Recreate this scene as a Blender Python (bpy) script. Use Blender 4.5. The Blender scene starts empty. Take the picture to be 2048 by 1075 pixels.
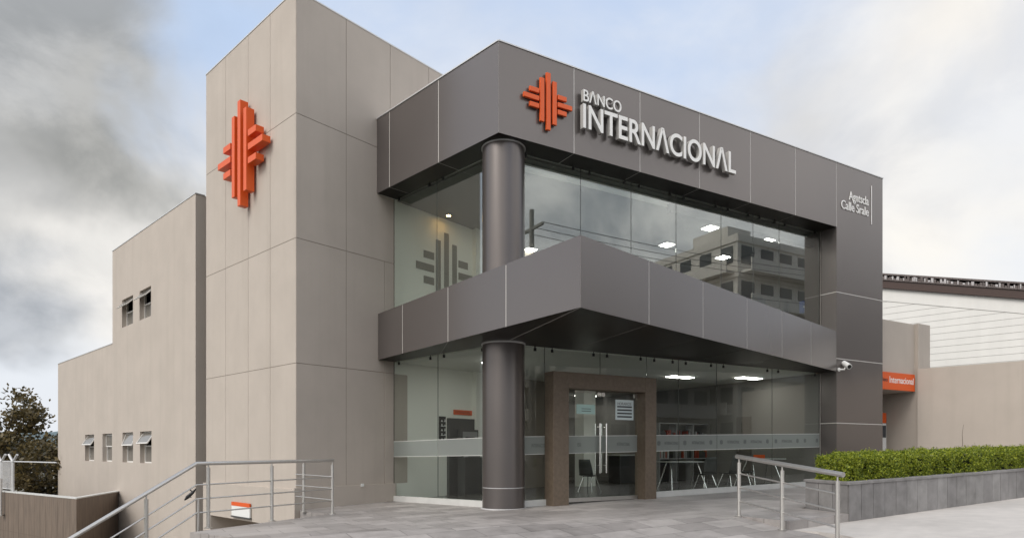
import bpy, bmesh, math, random
from mathutils import Vector, Matrix
R = math.radians
random.seed(7)
scene = bpy.context.scene
COL = scene.collection

# ------------------------------------------------------------------ camera
F = 1330.0                     # focal length in units of 1/2048 of the picture width
EYE = 1.18                     # eye height above the plaza at X = 0
cam_d = bpy.data.cameras.new('camera'); cam = bpy.data.objects.new('camera', cam_d); COL.objects.link(cam)
cam_d.sensor_width = 36.0; cam_d.lens = 36.0 * F / 2048.0
cam_d.shift_y = 362.5 / 2048.0
cam_d.clip_start = 0.1; cam_d.clip_end = 5000
cam.location = (0, 0, EYE); cam.rotation_euler = (R(90), 0, 0)
scene.camera = cam

# ------------------------------------------------------------------ sky, sun, exposure
SUN_DIR = Vector((-0.62, -0.62, 0.80)).normalized()          # towards the sun
sun_el = math.asin(SUN_DIR.z); sun_az = math.atan2(SUN_DIR.x, SUN_DIR.y)
world = bpy.data.worlds.new('World'); scene.world = world; world.use_nodes = True
def build_world():
    nt = world.node_tree; nt.nodes.clear()
    N, L = nt.nodes.new, nt.links.new
    out = N('ShaderNodeOutputWorld'); bg = N('ShaderNodeBackground'); bg.inputs[1].default_value = 0.1
    L(bg.outputs[0], out.inputs[0])
    sky = N('ShaderNodeTexSky'); sky.sky_type = 'NISHITA'; sky.sun_disc = False
    sky.sun_elevation = sun_el; sky.sun_rotation = sun_az
    sky.air_density = 1.0; sky.dust_density = 2.0; sky.ozone_density = 1.0
    tc = N('ShaderNodeTexCoord')
    nrm = N('ShaderNodeVectorMath'); nrm.operation = 'NORMALIZE'; L(tc.outputs['Generated'], nrm.inputs[0])
    # cloud sheet coordinates: direction stretched so that clouds flatten towards the horizon
    mp = N('ShaderNodeMapping'); mp.inputs['Scale'].default_value = (1.0, 1.0, 1.35); L(nrm.outputs[0], mp.inputs[0])
    def noise(scale, detail, rough, dist=0.0, off=0.0):
        n = N('ShaderNodeTexNoise'); n.inputs['Scale'].default_value = scale
        n.inputs['Detail'].default_value = detail; n.inputs['Roughness'].default_value = rough
        n.inputs['Distortion'].default_value = dist
        m = N('ShaderNodeVectorMath'); m.operation = 'ADD'; m.inputs[1].default_value = (off, off*0.7, off*0.3)
        L(mp.outputs[0], m.inputs[0]); L(m.outputs[0], n.inputs['Vector'])
        return n
    def math_(op, a, b=None, clamp=False):
        m = N('ShaderNodeMath'); m.operation = op; m.use_clamp = clamp
        for i, v in enumerate((a, b)):
            if v is None: continue
            if isinstance(v, (int, float)): m.inputs[i].default_value = v
            else: L(v, m.inputs[i])
        return m.outputs[0]
    def ramp(v, a, b):
        m = N('ShaderNodeMapRange'); m.interpolation_type = 'SMOOTHSTEP'
        m.inputs[1].default_value = a; m.inputs[2].default_value = b
        L(v, m.inputs[0]); return m.outputs[0]
    wob = noise(3.0, 5, 0.55, 0.3, 3.1)
    wv = N('ShaderNodeVectorMath'); wv.operation = 'SUBTRACT'; L(wob.outputs['Color'], wv.inputs[0]); wv.inputs[1].default_value = (.5, .5, .5)
    ws = N('ShaderNodeVectorMath'); ws.operation = 'SCALE'; ws.inputs['Scale'].default_value = 0.32; L(wv.outputs[0], ws.inputs[0])
    wd = N('ShaderNodeVectorMath'); wd.operation = 'ADD'; L(nrm.outputs[0], wd.inputs[0]); L(ws.outputs[0], wd.inputs[1])
    def bank(x, y, z, r0, r1):
        """1 inside a cloud bank round the direction (x, y, z), 0 outside, ragged edge"""
        v = Vector((x, y, z)).normalized()
        d = N('ShaderNodeVectorMath'); d.operation = 'DISTANCE'; L(wd.outputs[0], d.inputs[0]); d.inputs[1].default_value = v
        return ramp(d.outputs['Value'], r1, r0)
    def mix(fac, a, b):
        m = N('ShaderNodeMix'); m.data_type = 'RGBA'
        if isinstance(fac, (int, float)): m.inputs[0].default_value = fac
        else: L(fac, m.inputs[0])
        for i, v in ((6, a), (7, b)):
            if isinstance(v, tuple): m.inputs[i].default_value = (*v, 1)
            else: L(v, m.inputs[i])
        return m.outputs[2]
    soft = noise(2.3, 7, 0.58, 0.25, 0.0)
    fine = noise(4.4, 8, 0.57, 0.35, 9.0)
    # thin veil over blue
    veiled = mix(0.86, sky.outputs[0], (4.1, 4.9, 6.3))
    cl = mix(ramp(fine.outputs['Fac'], 0.34, 0.66), (4.6, 4.8, 5.2), (6.2, 6.2, 6.2))
    mask = ramp(soft.outputs['Fac'], 0.40, 0.68)
    c = mix(math_('MULTIPLY', mask, 0.5), veiled, cl)
    sep = N('ShaderNodeSeparateXYZ'); L(nrm.outputs[0], sep.inputs[0])
    low = ramp(sep.outputs['Z'], 0.46, 0.12)
    c = mix(math_('MULTIPLY', low, 0.75), c, (5.9, 6.0, 6.1))
    torn = ramp(fine.outputs['Fac'], .38, .62)
    # bright clouds added out of view behind the viewer to light the facades
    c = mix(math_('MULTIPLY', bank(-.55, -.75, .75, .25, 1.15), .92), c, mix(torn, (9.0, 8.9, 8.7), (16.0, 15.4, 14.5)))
    # broken bright clouds up the street, to the right of the picture
    c = mix(math_('MULTIPLY', bank(1, -.28, .42, .30, .62), .92), c, mix(torn, (5.2, 5.5, 5.9), (12.5, 12.3, 12.0)))
    # left: heavy grey bank above, bright low cumulus, grey layers near the roof line
    c = mix(math_('MULTIPLY', bank(-.82, 1, .66, .22, .38), .92), c, mix(torn, (2.5, 2.55, 2.55), (4.1, 4.1, 4.05)))
    c = mix(math_('MULTIPLY', bank(-.56, 1, .335, .11, .21), .95), c, mix(torn, (5.5, 5.4, 5.2), (6.6, 6.4, 6.1)))
    c = mix(math_('MULTIPLY', bank(-.63, 1, .485, .02, .155), .9), c, mix(torn, (1.75, 1.8, 1.77), (2.9, 2.9, 2.8)))
    c = mix(math_('MULTIPLY', bank(-.72, 1, .40, .01, .08), .6), c, (2.7, 2.75, 2.8))
    c = mix(math_('MULTIPLY', bank(-.74, 1, .225, .02, .10), .85), c, mix(torn, (2.1, 2.3, 2.6), (3.6, 3.8, 4.1)))
    # clear patch by the tower, cream cloud and a warm grey smear over the right end
    c = mix(math_('MULTIPLY', bank(-.45, 1, .61, .04, .17), .8), c, (3.5, 4.5, 6.2))
    c = mix(math_('MULTIPLY', bank(.66, 1, .50, .08, .36), .65), c, mix(torn, (5.3, 5.2, 5.1), (6.9, 6.6, 6.1)))
    c = mix(math_('MULTIPLY', bank(.45, 1, .46, .01, .13), .55), c, (4.3, 4.15, 3.95))
    c = mix(math_('MULTIPLY', bank(.72, 1, .47, .01, .10), .5), c, (4.6, 5.1, 5.9))
    c = mix(math_('MULTIPLY', bank(.70, 1, .63, .01, .17), .6), c, (7.0, 6.5, 5.7))
    c = mix(math_('MULTIPLY', bank(.66, 1, .37, .01, .14), .5), c, mix(torn, (5.0, 4.7, 4.3), (7.0, 6.6, 5.9)))
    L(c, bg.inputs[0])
build_world()
sun_d = bpy.data.lights.new('sun', 'SUN'); sun = bpy.data.objects.new('sun', sun_d); COL.objects.link(sun)
sun_d.energy = 1.15; sun_d.angle = R(28); sun_d.color = (1.0, 0.955, 0.90)
sun.rotation_euler = (-SUN_DIR).to_track_quat('-Z', 'Y').to_euler(); sun.location = SUN_DIR * 60
scene.view_settings.view_transform = 'Standard'; scene.view_settings.look = 'None'
scene.view_settings.gamma = 1; scene.view_settings.exposure = 0.60
scene.render.engine = 'CYCLES'
scene.cycles.max_bounces = 10; scene.cycles.transparent_max_bounces = 24; scene.cycles.glossy_bounces = 5
scene.cycles.diffuse_bounces = 5; scene.cycles.sample_clamp_indirect = 6; scene.cycles.use_denoising = True
scene.cycles.caustics_reflective = False; scene.cycles.caustics_refractive = False

# ------------------------------------------------------------------ helpers
def tag(o, label=None, cat=None, group=None, kind=None):
    if label: o['label'] = label
    if cat: o['category'] = cat
    if group: o['group'] = group
    if kind: o['kind'] = kind
    return o
def thing(name, label, cat, loc=(0, 0, 0), group=None):
    o = bpy.data.objects.new(name, None); COL.objects.link(o); o.location = loc; o.empty_display_size = .2
    return tag(o, label, cat, group)
def wloc(o):
    v = Vector((0, 0, 0))
    while o is not None:
        v += o.location; o = o.parent
    return v

class Frame:
    """a vertical plane: s along it, t outwards, z up"""
    def __init__(s, o, u, flip=False):
        s.o = Vector((o[0], o[1])); s.u = Vector((u[0], u[1])).normalized()
        s.n = Vector((s.u.y, -s.u.x)) if not flip else Vector((-s.u.y, s.u.x))
    def p(s, a, t, z):
        q = s.o + s.u * a + s.n * t
        return Vector((q.x, q.y, z))
    def at(s, x, t=0.0):
        """distance along the plane where the sight line of picture column x meets it"""
        k = (x - 1024.0) / F; q = s.o + s.n * t
        return (k * q.y - q.x) / (s.u.x - k * s.u.y)
    def dep(s, x, t=0.0): return s.p(s.at(x, t), t, 0).y
    def z(s, x, y, t=0.0): return EYE + (900.0 - y) / F * s.dep(x, t)

class MB:
    def __init__(s): s.v = []; s.f = []; s.m = []; s.sm = []
    def face(s, pts, m=0, smooth=False):
        b = len(s.v); s.v.extend([Vector(p) for p in pts]); s.f.append(tuple(range(b, b + len(pts)))); s.m.append(m); s.sm.append(smooth)
        return s
    def hexa(s, c, m=0):
        """8 corners: bottom ring 0-3, top ring 4-7"""
        b = len(s.v); s.v.extend([Vector(p) for p in c])
        for q in ((0, 3, 2, 1), (4, 5, 6, 7), (0, 1, 5, 4), (1, 2, 6, 5), (2, 3, 7, 6), (3, 0, 4, 7)):
            s.f.append(tuple(b + i for i in q)); s.m.append(m); s.sm.append(False)
        return s
    def box(s, a, b, m=0):
        x0, y0, z0 = a; x1, y1, z1 = b
        return s.hexa([(x0, y0, z0), (x1, y0, z0), (x1, y1, z0), (x0, y1, z0), (x0, y0, z1), (x1, y0, z1), (x1, y1, z1), (x0, y1, z1)], m)
    def fbox(s, fr, s0, s1, t0, t1, z0, z1, m=0):
        P = fr.p
        return s.hexa([P(s0, t0, z0), P(s1, t0, z0), P(s1, t1, z0), P(s0, t1, z0), P(s0, t0, z1), P(s1, t0, z1), P(s1, t1, z1), P(s0, t1, z1)], m)
    def prism(s, poly, z0, z1, m=0, mb=None, mt=None):
        """poly: plan points; z0 / z1 numbers or functions of (x, y)"""
        f0 = z0 if callable(z0) else (lambda x, y: z0); f1 = z1 if callable(z1) else (lambda x, y: z1)
        n = len(poly); b = len(s.v)
        s.v.extend([Vector((p[0], p[1], f0(p[0], p[1]))) for p in poly]); s.v.extend([Vector((p[0], p[1], f1(p[0], p[1]))) for p in poly])
        s.f.append(tuple(b + i for i in range(n))[::-1]); s.m.append(m if mb is None else mb); s.sm.append(False)
        s.f.append(tuple(b + n + i for i in range(n))); s.m.append(m if mt is None else mt); s.sm.append(False)
        for i in range(n):
            j = (i + 1) % n; s.f.append((b + i, b + j, b + n + j, b + n + i)); s.m.append(m); s.sm.append(False)
        return s
    def tube(s, pts, r, seg=12, m=0, cap=True):
        pts = [Vector(p) for p in pts]; rs = r if isinstance(r, (list, tuple)) else [r] * len(pts)
        b = len(s.v); n = len(pts); prev = None
        for i, p in enumerate(pts):
            if i == 0: d = pts[1] - p
            elif i == n - 1: d = p - pts[i - 1]
            else: d = (pts[i + 1] - p).normalized() + (p - pts[i - 1]).normalized()
            d.normalize()
            a = Vector((0, 0, 1)) if abs(d.z) < .9 else Vector((1, 0, 0))
            e = d.cross(a).normalized() if prev is None else (prev - d * prev.dot(d)).normalized()
            prev = e; g = d.cross(e)
            sc = 1.0
            if 0 < i < n - 1:
                c = (pts[i + 1] - p).normalized().dot((p - pts[i - 1]).normalized()); sc = 1 / max(.5, math.sqrt((1 + c) / 2))
            for k in range(seg):
                t = 2 * math.pi * k / seg; s.v.append(p + (e * math.cos(t) + g * math.sin(t)) * rs[i] * (sc if i else 1))
        for i in range(n - 1):
            for k in range(seg):
                q = (k + 1) % seg
                s.f.append((b + i * seg + k, b + i * seg + q, b + (i + 1) * seg + q, b + (i + 1) * seg + k)); s.m.append(m); s.sm.append(True)
        if cap:
            for e in (b, b + (n - 1) * seg): s.face([s.v[e + k].copy() for k in range(seg)], m)
        return s
    def cyl(s, x, y, z0, z1, r, seg=24, m=0): return s.tube([(x, y, z0), (x, y, z1)], r, seg, m)
    def build(s, name, mats, parent=None, bevel=0.0, kind=None, weld=False):
        if not isinstance(mats, (list, tuple)): mats = [mats]
        off = wloc(parent) if parent else Vector((0, 0, 0))
        me = bpy.data.meshes.new(name); me.from_pydata([v - off for v in s.v], [], s.f)
        for mt in mats: me.materials.append(mt)
        me.polygons.foreach_set('material_index', s.m); me.polygons.foreach_set('use_smooth', s.sm)
        bm = bmesh.new(); bm.from_mesh(me)
        if weld: bmesh.ops.remove_doubles(bm, verts=bm.verts, dist=1e-4)
        bmesh.ops.recalc_face_normals(bm, faces=bm.faces); bm.to_mesh(me); bm.free()
        me.update()
        o = bpy.data.objects.new(name, me); COL.objects.link(o)
        if parent: o.parent = parent
        if bevel:
            b = o.modifiers.new('bevel', 'BEVEL'); b.width = bevel; b.segments = 2; b.limit_method = 'ANGLE'; b.angle_limit = R(40)
        if kind: o['kind'] = kind
        return o

def gap_cells(a, gap):
    """joint positions -> panel intervals, the outer ends kept"""
    return [(a[i] + (gap / 2 if i else 0), a[i + 1] - (gap / 2 if i + 1 < len(a) - 1 else 0)) for i in range(len(a) - 1)]
def skin(mb, fr, ss, zs, t0, th, gap, m=0, end=None):
    for (a, b) in gap_cells(ss, gap):
        for (c, d) in gap_cells(zs, gap):
            mb.fbox(fr, a, b, t0, t0 + th, c, d, m)
def wall_holes(mb, fr, s0, s1, z0, z1, holes, t=0.0, depth=.2, m=0):
    """a wall face with rectangular openings and their reveals"""
    ss = sorted({s0, s1} | {h[0] for h in holes} | {h[1] for h in holes}); zs = sorted({z0, z1} | {h[2] for h in holes} | {h[3] for h in holes})
    ss = [a for a in ss if s0 <= a <= s1]; zs = [a for a in zs if z0 <= a <= z1]
    for i in range(len(ss) - 1):
        for j in range(len(zs) - 1):
            a, b, c, d = ss[i], ss[i + 1], zs[j], zs[j + 1]
            if any(h[0] <= a + 1e-6 and b <= h[1] + 1e-6 and h[2] <= c + 1e-6 and d <= h[3] + 1e-6 for h in holes): continue
            mb.face([fr.p(a, t, c), fr.p(b, t, c), fr.p(b, t, d), fr.p(a, t, d)], m)
    for (a, b, c, d) in holes:
        for q in (((a, c), (a, d)), ((b, c), (b, d)), ((a, c), (b, c)), ((a, d), (b, d))):
            (p, z), (p2, z2) = q
            mb.face([fr.p(p, t, z), fr.p(p2, t, z2), fr.p(p2, t - depth, z2), fr.p(p, t - depth, z)], m)
def text_into(mb, fr, body, s0, s1, z0, cap, t, extrude, m=0, offset=0.0, ret=False):
    """letters standing on the plane fr from s0 to s1, base line z0, capital height cap"""
    cu = bpy.data.curves.new('lettering_curve', 'FONT'); cu.body = body; cu.size = 1.0; cu.extrude = 0.5; cu.offset = offset; cu.resolution_u = 10
    o = bpy.data.objects.new('lettering_curve', cu); me = bpy.data.meshes.new_from_object(o)
    vs = [v.co.copy() for v in me.vertices]
    x0 = min(v.x for v in vs); x1 = max(v.x for v in vs)
    capu = 0.729 if not hasattr(text_into, 'cap') else text_into.cap
    kz = cap / capu; kx = (s1 - s0) / (x1 - x0) if s1 is not None else kz
    b = len(mb.v)
    for v in vs: mb.v.append(fr.p(s0 + (v.x - x0) * kx, t + (v.z + .5) * extrude, z0 + v.y * kz))
    for p in me.polygons: mb.f.append(tuple(b + i for i in p.vertices)); mb.m.append(m + (1 if ret and abs(p.normal.z) < .5 else 0)); mb.sm.append(False)
    bpy.data.meshes.remove(me); bpy.data.objects.remove(o); bpy.data.curves.remove(cu)
def text_capheight():
    cu = bpy.data.curves.new('c', 'FONT'); cu.body = 'I'; cu.size = 1; o = bpy.data.objects.new('c', cu); me = bpy.data.meshes.new_from_object(o)
    h = max(v.co.y for v in me.vertices); bpy.data.meshes.remove(me); bpy.data.objects.remove(o); bpy.data.curves.remove(cu); return h
text_into.cap = text_capheight()

# ------------------------------------------------------------------ materials
MATS = {}
def mat(name, color, rough=.6, metal=0.0, spec=.5, var=0.0, vscale=3.0, bump=0.0, bscale=60.0, streak=0.0, streak_col=None, coat=0.0, rvar=0.0, stretch=None, bdetail=4, ndetail=6):
    m = bpy.data.materials.new(name); m.use_nodes = True; nt = m.node_tree; bs = nt.nodes['Principled BSDF']; N, L = nt.nodes.new, nt.links.new
    bs.inputs['Base Color'].default_value = (*color, 1); bs.inputs['Roughness'].default_value = rough; bs.inputs['Metallic'].default_value = metal
    bs.inputs['Specular IOR Level'].default_value = spec
    if coat: bs.inputs['Coat Weight'].default_value = coat; bs.inputs['Coat Roughness'].default_value = .12
    tc = N('ShaderNodeTexCoord'); src = tc.outputs['Object']
    if stretch:
        mp = N('ShaderNodeMapping'); mp.inputs['Scale'].default_value = stretch; L(src, mp.inputs[0]); src = mp.outputs[0]
    last = None
    if var:
        n = N('ShaderNodeTexNoise'); n.inputs['Scale'].default_value = vscale; n.inputs['Detail'].default_value = ndetail; n.inputs['Roughness'].default_value = .6; L(src, n.inputs['Vector'])
        mr = N('ShaderNodeMapRange'); mr.inputs[1].default_value = .3; mr.inputs[2].default_value = .7; mr.inputs[3].default_value = 1 - var; mr.inputs[4].default_value = 1 + var; L(n.outputs['Fac'], mr.inputs[0])
        mx = N('ShaderNodeVectorMath'); mx.operation = 'SCALE'; mx.inputs[0].default_value = color; L(mr.outputs[0], mx.inputs['Scale']); last = mx.outputs[0]
        L(last, bs.inputs['Base Color'])
        if rvar:
            m2 = N('ShaderNodeMapRange'); m2.inputs[1].default_value = .3; m2.inputs[2].default_value = .7; m2.inputs[3].default_value = rough - rvar; m2.inputs[4].default_value = rough + rvar; L(n.outputs['Fac'], m2.inputs[0]); L(m2.outputs[0], bs.inputs['Roughness'])
    if streak:      # rain dirt in vertical runs
        mp = N('ShaderNodeMapping'); mp.inputs['Scale'].default_value = (2.2, 2.2, .12); L(tc.outputs['Object'], mp.inputs[0])
        n = N('ShaderNodeTexNoise'); n.inputs['Scale'].default_value = 1.6; n.inputs['Detail'].default_value = 5; L(mp.outputs[0], n.inputs['Vector'])
        mr = N('ShaderNodeMapRange'); mr.inputs[1].default_value = .5; mr.inputs[2].default_value = .75; mr.inputs[3].default_value = 0; mr.inputs[4].default_value = streak; L(n.outputs['Fac'], mr.inputs[0])
        mx = N('ShaderNodeMix'); mx.data_type = 'RGBA'; L(mr.outputs[0], mx.inputs[0])
        if last is not None: L(last, mx.inputs[6])
        else: mx.inputs[6].default_value = (*color, 1)
        mx.inputs[7].default_value = (*(streak_col or tuple(c * .6 for c in color)), 1); L(mx.outputs[2], bs.inputs['Base Color'])
    if bump:
        n = N('ShaderNodeTexNoise'); n.inputs['Scale'].default_value = bscale; n.inputs['Detail'].default_value = bdetail; L(src, n.inputs['Vector'])
        b = N('ShaderNodeBump'); b.inputs['Strength'].default_value = bump; b.inputs['Distance'].default_value = .01; L(n.outputs['Fac'], b.inputs['Height']); L(b.outputs[0], bs.inputs['Normal'])
    MATS[name] = m; return m
def emit(name, color, strength):
    m = bpy.data.materials.new(name); m.use_nodes = True; bs = m.node_tree.nodes['Principled BSDF']
    bs.inputs['Base Color'].default_value = (.8, .8, .8, 1); bs.inputs['Emission Color'].default_value = (*color, 1); bs.inputs['Emission Strength'].default_value = strength
    return m
def glass_mat(name, tint, r0, power=4.0):
    m = bpy.data.materials.new(name); m.use_nodes = True; nt = m.node_tree; nt.nodes.clear(); N, L = nt.nodes.new, nt.links.new
    out = N('ShaderNodeOutputMaterial'); mx = N('ShaderNodeMixShader'); tr = N('ShaderNodeBsdfTransparent'); gl = N('ShaderNodeBsdfGlossy')
    tr.inputs[0].default_value = (*tint, 1); gl.inputs['Roughness'].default_value = 0.0; gl.inputs['Color'].default_value = (.96, .975, .965, 1)
    lw = N('ShaderNodeLayerWeight'); lw.inputs[0].default_value = .5
    pw = N('ShaderNodeMath'); pw.operation = 'POWER'; pw.inputs[1].default_value = power; L(lw.outputs['Facing'], pw.inputs[0])
    mr = N('ShaderNodeMapRange'); mr.inputs[3].default_value = r0; mr.inputs[4].default_value = 1.0; L(pw.outputs[0], mr.inputs[0])
    L(mr.outputs[0], mx.inputs[0]); L(tr.outputs[0], mx.inputs[1]); L(gl.outputs[0], mx.inputs[2]); L(mx.outputs[0], out.inputs[0])
    return m
def frosted_mat():
    m = bpy.data.materials.new('frosted_film'); m.use_nodes = True; nt = m.node_tree; nt.nodes.clear(); N, L = nt.nodes.new, nt.links.new
    out = N('ShaderNodeOutputMaterial'); mx = N('ShaderNodeMixShader'); mx.inputs[0].default_value = .55
    tr = N('ShaderNodeBsdfTransparent'); tr.inputs[0].default_value = (.82, .86, .84, 1); df = N('ShaderNodeBsdfDiffuse'); df.inputs[0].default_value = (.46, .475, .46, 1)
    tl = N('ShaderNodeBsdfTranslucent'); tl.inputs[0].default_value = (.45, .50, .48, 1); m2 = N('ShaderNodeMixShader'); m2.inputs[0].default_value = .4
    L(df.outputs[0], m2.inputs[1]); L(tl.outputs[0], m2.inputs[2]); L(tr.outputs[0], mx.inputs[1]); L(m2.outputs[0], mx.inputs[2]); L(mx.outputs[0], out.inputs[0])
    return m
def tile_mat(name, c1, c2, mortar, bw, bh, rot, msize=.006, offset=.5, rough=.55, bump=.25, var=.12, nscale=7.0):
    m = bpy.data.materials.new(name); m.use_nodes = True; nt = m.node_tree; bs = nt.nodes['Principled BSDF']; N, L = nt.nodes.new, nt.links.new
    tc = N('ShaderNodeTexCoord'); mp = N('ShaderNodeMapping'); mp.inputs['Rotation'].default_value = (0, 0, -rot); L(tc.outputs['Object'], mp.inputs[0])
    br = N('ShaderNodeTexBrick'); br.inputs['Scale'].default_value = 1.0; br.inputs['Brick Width'].default_value = bw; br.inputs['Row Height'].default_value = bh
    br.inputs['Mortar Size'].default_value = msize; br.inputs['Mortar Smooth'].default_value = .2; br.inputs['Bias'].default_value = 0; br.offset = offset
    br.inputs['Color1'].default_value = (*c1, 1); br.inputs['Color2'].default_value = (*c2, 1); br.inputs['Mortar'].default_value = (*mortar, 1); L(mp.outputs[0], br.inputs[0])
    n = N('ShaderNodeTexNoise'); n.inputs['Scale'].default_value = nscale; n.inputs['Detail'].default_value = 9; n.inputs['Roughness'].default_value = .68; L(mp.outputs[0], n.inputs['Vector'])
    n2 = N('ShaderNodeTexNoise'); n2.inputs['Scale'].default_value = .5; n2.inputs['Detail'].default_value = 4; L(mp.outputs[0], n2.inputs['Vector'])
    ad = N('ShaderNodeMath'); ad.operation = 'ADD'; L(n.outputs['Fac'], ad.inputs[0]); L(n2.outputs['Fac'], ad.inputs[1])
    mr = N('ShaderNodeMapRange'); mr.inputs[1].default_value = .7; mr.inputs[2].default_value = 1.3; mr.inputs[3].default_value = 1 - var; mr.inputs[4].default_value = 1 + var; L(ad.outputs[0], mr.inputs[0])
    sc = N('ShaderNodeVectorMath'); sc.operation = 'SCALE'; L(br.outputs['Color'], sc.inputs[0]); L(mr.outputs[0], sc.inputs['Scale']); L(sc.outputs[0], bs.inputs['Base Color'])
    r2 = N('ShaderNodeMapRange'); r2.inputs[1].default_value = .3; r2.inputs[2].default_value = .7; r2.inputs[3].default_value = rough - .12; r2.inputs[4].default_value = rough + .15; L(n.outputs['Fac'], r2.inputs[0]); L(r2.outputs[0], bs.inputs['Roughness'])
    hm = N('ShaderNodeMath'); hm.operation = 'SUBTRACT'; L(n.outputs['Fac'], hm.inputs[0]); L(br.outputs['Fac'], hm.inputs[1])
    b = N('ShaderNodeBump'); b.inputs['Strength'].default_value = bump; b.inputs['Distance'].default_value = .006; L(hm.outputs[0], b.inputs['Height']); L(b.outputs[0], bs.inputs['Normal'])
    return m
def leaf_mat(name, c1, c2, trans=.35):
    m = bpy.data.materials.new(name); m.use_nodes = True; nt = m.node_tree; bs = nt.nodes['Principled BSDF']; N, L = nt.nodes.new, nt.links.new
    g = N('ShaderNodeNewGeometry'); mx = N('ShaderNodeMix'); mx.data_type = 'RGBA'; mx.inputs[6].default_value = (*c1, 1); mx.inputs[7].default_value = (*c2, 1)
    L(g.outputs['Random Per Island'], mx.inputs[0]); L(mx.outputs[2], bs.inputs['Base Color']); bs.inputs['Roughness'].default_value = .5
    tl = N('ShaderNodeBsdfTranslucent'); L(mx.outputs[2], tl.inputs[0]); ms = N('ShaderNodeMixShader'); ms.inputs[0].default_value = trans
    out = nt.nodes['Material Output']; L(bs.outputs[0], ms.inputs[1]); L(tl.outputs[0], ms.inputs[2]); L(ms.outputs[0], out.inputs[0])
    return m

M_STUCCO = mat('beige_stucco', (.455, .402, .352), .85, var=.05, vscale=.9, bump=.3, bscale=140, streak=.22, streak_col=(.34, .295, .25))
M_STUCCO_JOINT = mat('beige_joint', (.22, .185, .15), .9)
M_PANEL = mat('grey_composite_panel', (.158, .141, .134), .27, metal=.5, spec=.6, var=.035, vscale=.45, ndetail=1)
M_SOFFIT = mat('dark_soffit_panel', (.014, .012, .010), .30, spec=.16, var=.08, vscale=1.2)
M_JOINT = mat('pale_joint', (.62, .60, .57), .5)
M_EDGE = mat('parapet_cap', (.60, .60, .60), .4, metal=.3)
M_COLUMN = mat('column_cladding', (.125, .111, .106), .30, metal=.6, spec=.6, var=.04, vscale=.8)
M_GLASS = glass_mat('clear_glass', (.93, .96, .945), .125)
M_GLASS_LOW = glass_mat('entrance_glass', (.955, .98, .968), .03, 4.5)
M_GJOINT = mat('glass_silicone', (.03, .035, .03), .4)
M_FROST = frosted_mat()
M_STEEL = mat('brushed_steel', (.56, .54, .51), .38, metal=.92, var=.05, vscale=30)
M_CHROME = mat('polished_steel', (.72, .71, .69), .16, metal=1.0)
M_BLACK = mat('black_metal', (.015, .015, .015), .4)
M_ORANGE = mat('orange_sign_paint', (.70, .105, .018), .42, spec=.4)
M_LETTER = mat('white_letter_paint', (.82, .81, .79), .45)
M_RETURN = mat('letter_return', (.42, .41, .395), .5)
M_WHITE = mat('white_paint', (.74, .74, .72), .5)
M_SILL = mat('pale_sill', (.55, .55, .53), .6, var=.06, vscale=4)
M_PORTAL = mat('brown_portal_stone', (.128, .096, .068), .5, var=.18, vscale=14, bump=.15, bscale=90)
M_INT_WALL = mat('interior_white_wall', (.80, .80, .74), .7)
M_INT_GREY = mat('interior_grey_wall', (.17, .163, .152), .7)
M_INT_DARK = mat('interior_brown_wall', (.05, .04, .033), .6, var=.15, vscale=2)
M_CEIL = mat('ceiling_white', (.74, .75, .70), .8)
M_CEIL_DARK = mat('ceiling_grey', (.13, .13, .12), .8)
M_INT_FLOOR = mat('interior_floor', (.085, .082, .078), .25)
M_DARKGREY = mat('dark_grey_paint', (.055, .055, .055), .45)
M_MIDGREY = mat('mid_grey_plastic', (.25, .25, .25), .5)
M_GREYMARK = mat('grey_wall_mark', (.16, .155, .13), .7)
M_LIGHT = emit('ceiling_light_panel', (1, .97, .90), 13)
M_WARM = emit('warm_downlight', (1, .55, .16), 40)
M_PAPER = mat('mint_notice_paper', (.42, .60, .56), .7)
M_PAPER2 = mat('pale_notice_paper', (.60, .68, .68), .7)
M_INK = mat('printed_ink', (.05, .055, .06), .7)
M_BAND_INK = mat('band_ink', (.10, .11, .11), .7)
ROT = math.atan2(.5082, .8612)
M_SLATE = tile_mat('slate_paving', (.245, .225, .214), (.365, .338, .322), (.13, .119, .112), .72, .42, ROT + .0, .006, .37, .45, .4, .24, 5)
M_PLANTER = tile_mat('slate_planter', (.20, .192, .190), (.27, .258, .252), (.10, .095, .09), 50, 50, 0, .001, .5, .6, .3, .34, 4)
M_CONC = tile_mat('concrete_sidewalk', (.47, .44, .41), (.52, .485, .455), (.36, .335, .31), 2.6, 2.2, ROT, .003, .5, .75, .25, .14, 4)
M_ASPH = mat('asphalt', (.05, .05, .052), .85, var=.2, vscale=6, bump=.4, bscale=200)
M_EARTH = mat('earth', (.16, .15, .12), .9, var=.25, vscale=.4)
M_BROWNWALL = mat('brown_plank_tile', (.155, .117, .089), .6, var=.24, vscale=2.5, stretch=(4, 4, .5))
M_WHITE_SIDING = mat('white_siding', (.70, .69, .66), .55, var=.04, vscale=.8, streak=.10)
M_SIDING_GAP = mat('siding_gap', (.33, .32, .30), .8)
M_RUST = mat('brown_fascia_board', (.045, .022, .016), .5)
M_ROOFTILE = mat('old_roof_tile', (.12, .10, .095), .8, var=.5, vscale=18)
M_WFRAME = mat('white_window_frame', (.66, .64, .61), .45)
M_WGLASS = mat('window_glass_painted_reflection', (.19, .178, .16), .12, spec=.8)  # grey base colour stands in for the reflection on the panes
M_FENCE = mat('galvanised_fence', (.55, .55, .55), .5, metal=.3)
M_BARK = mat('bark', (.06, .045, .035), .9, var=.3, vscale=10, bump=.5, bscale=30)
M_TREE = leaf_mat('tree_leaf', (.038, .034, .014), (.19, .14, .055))
M_HEDGE = leaf_mat('hedge_leaf', (.040, .090, .006), (.42, .46, .04), .4)
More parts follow.
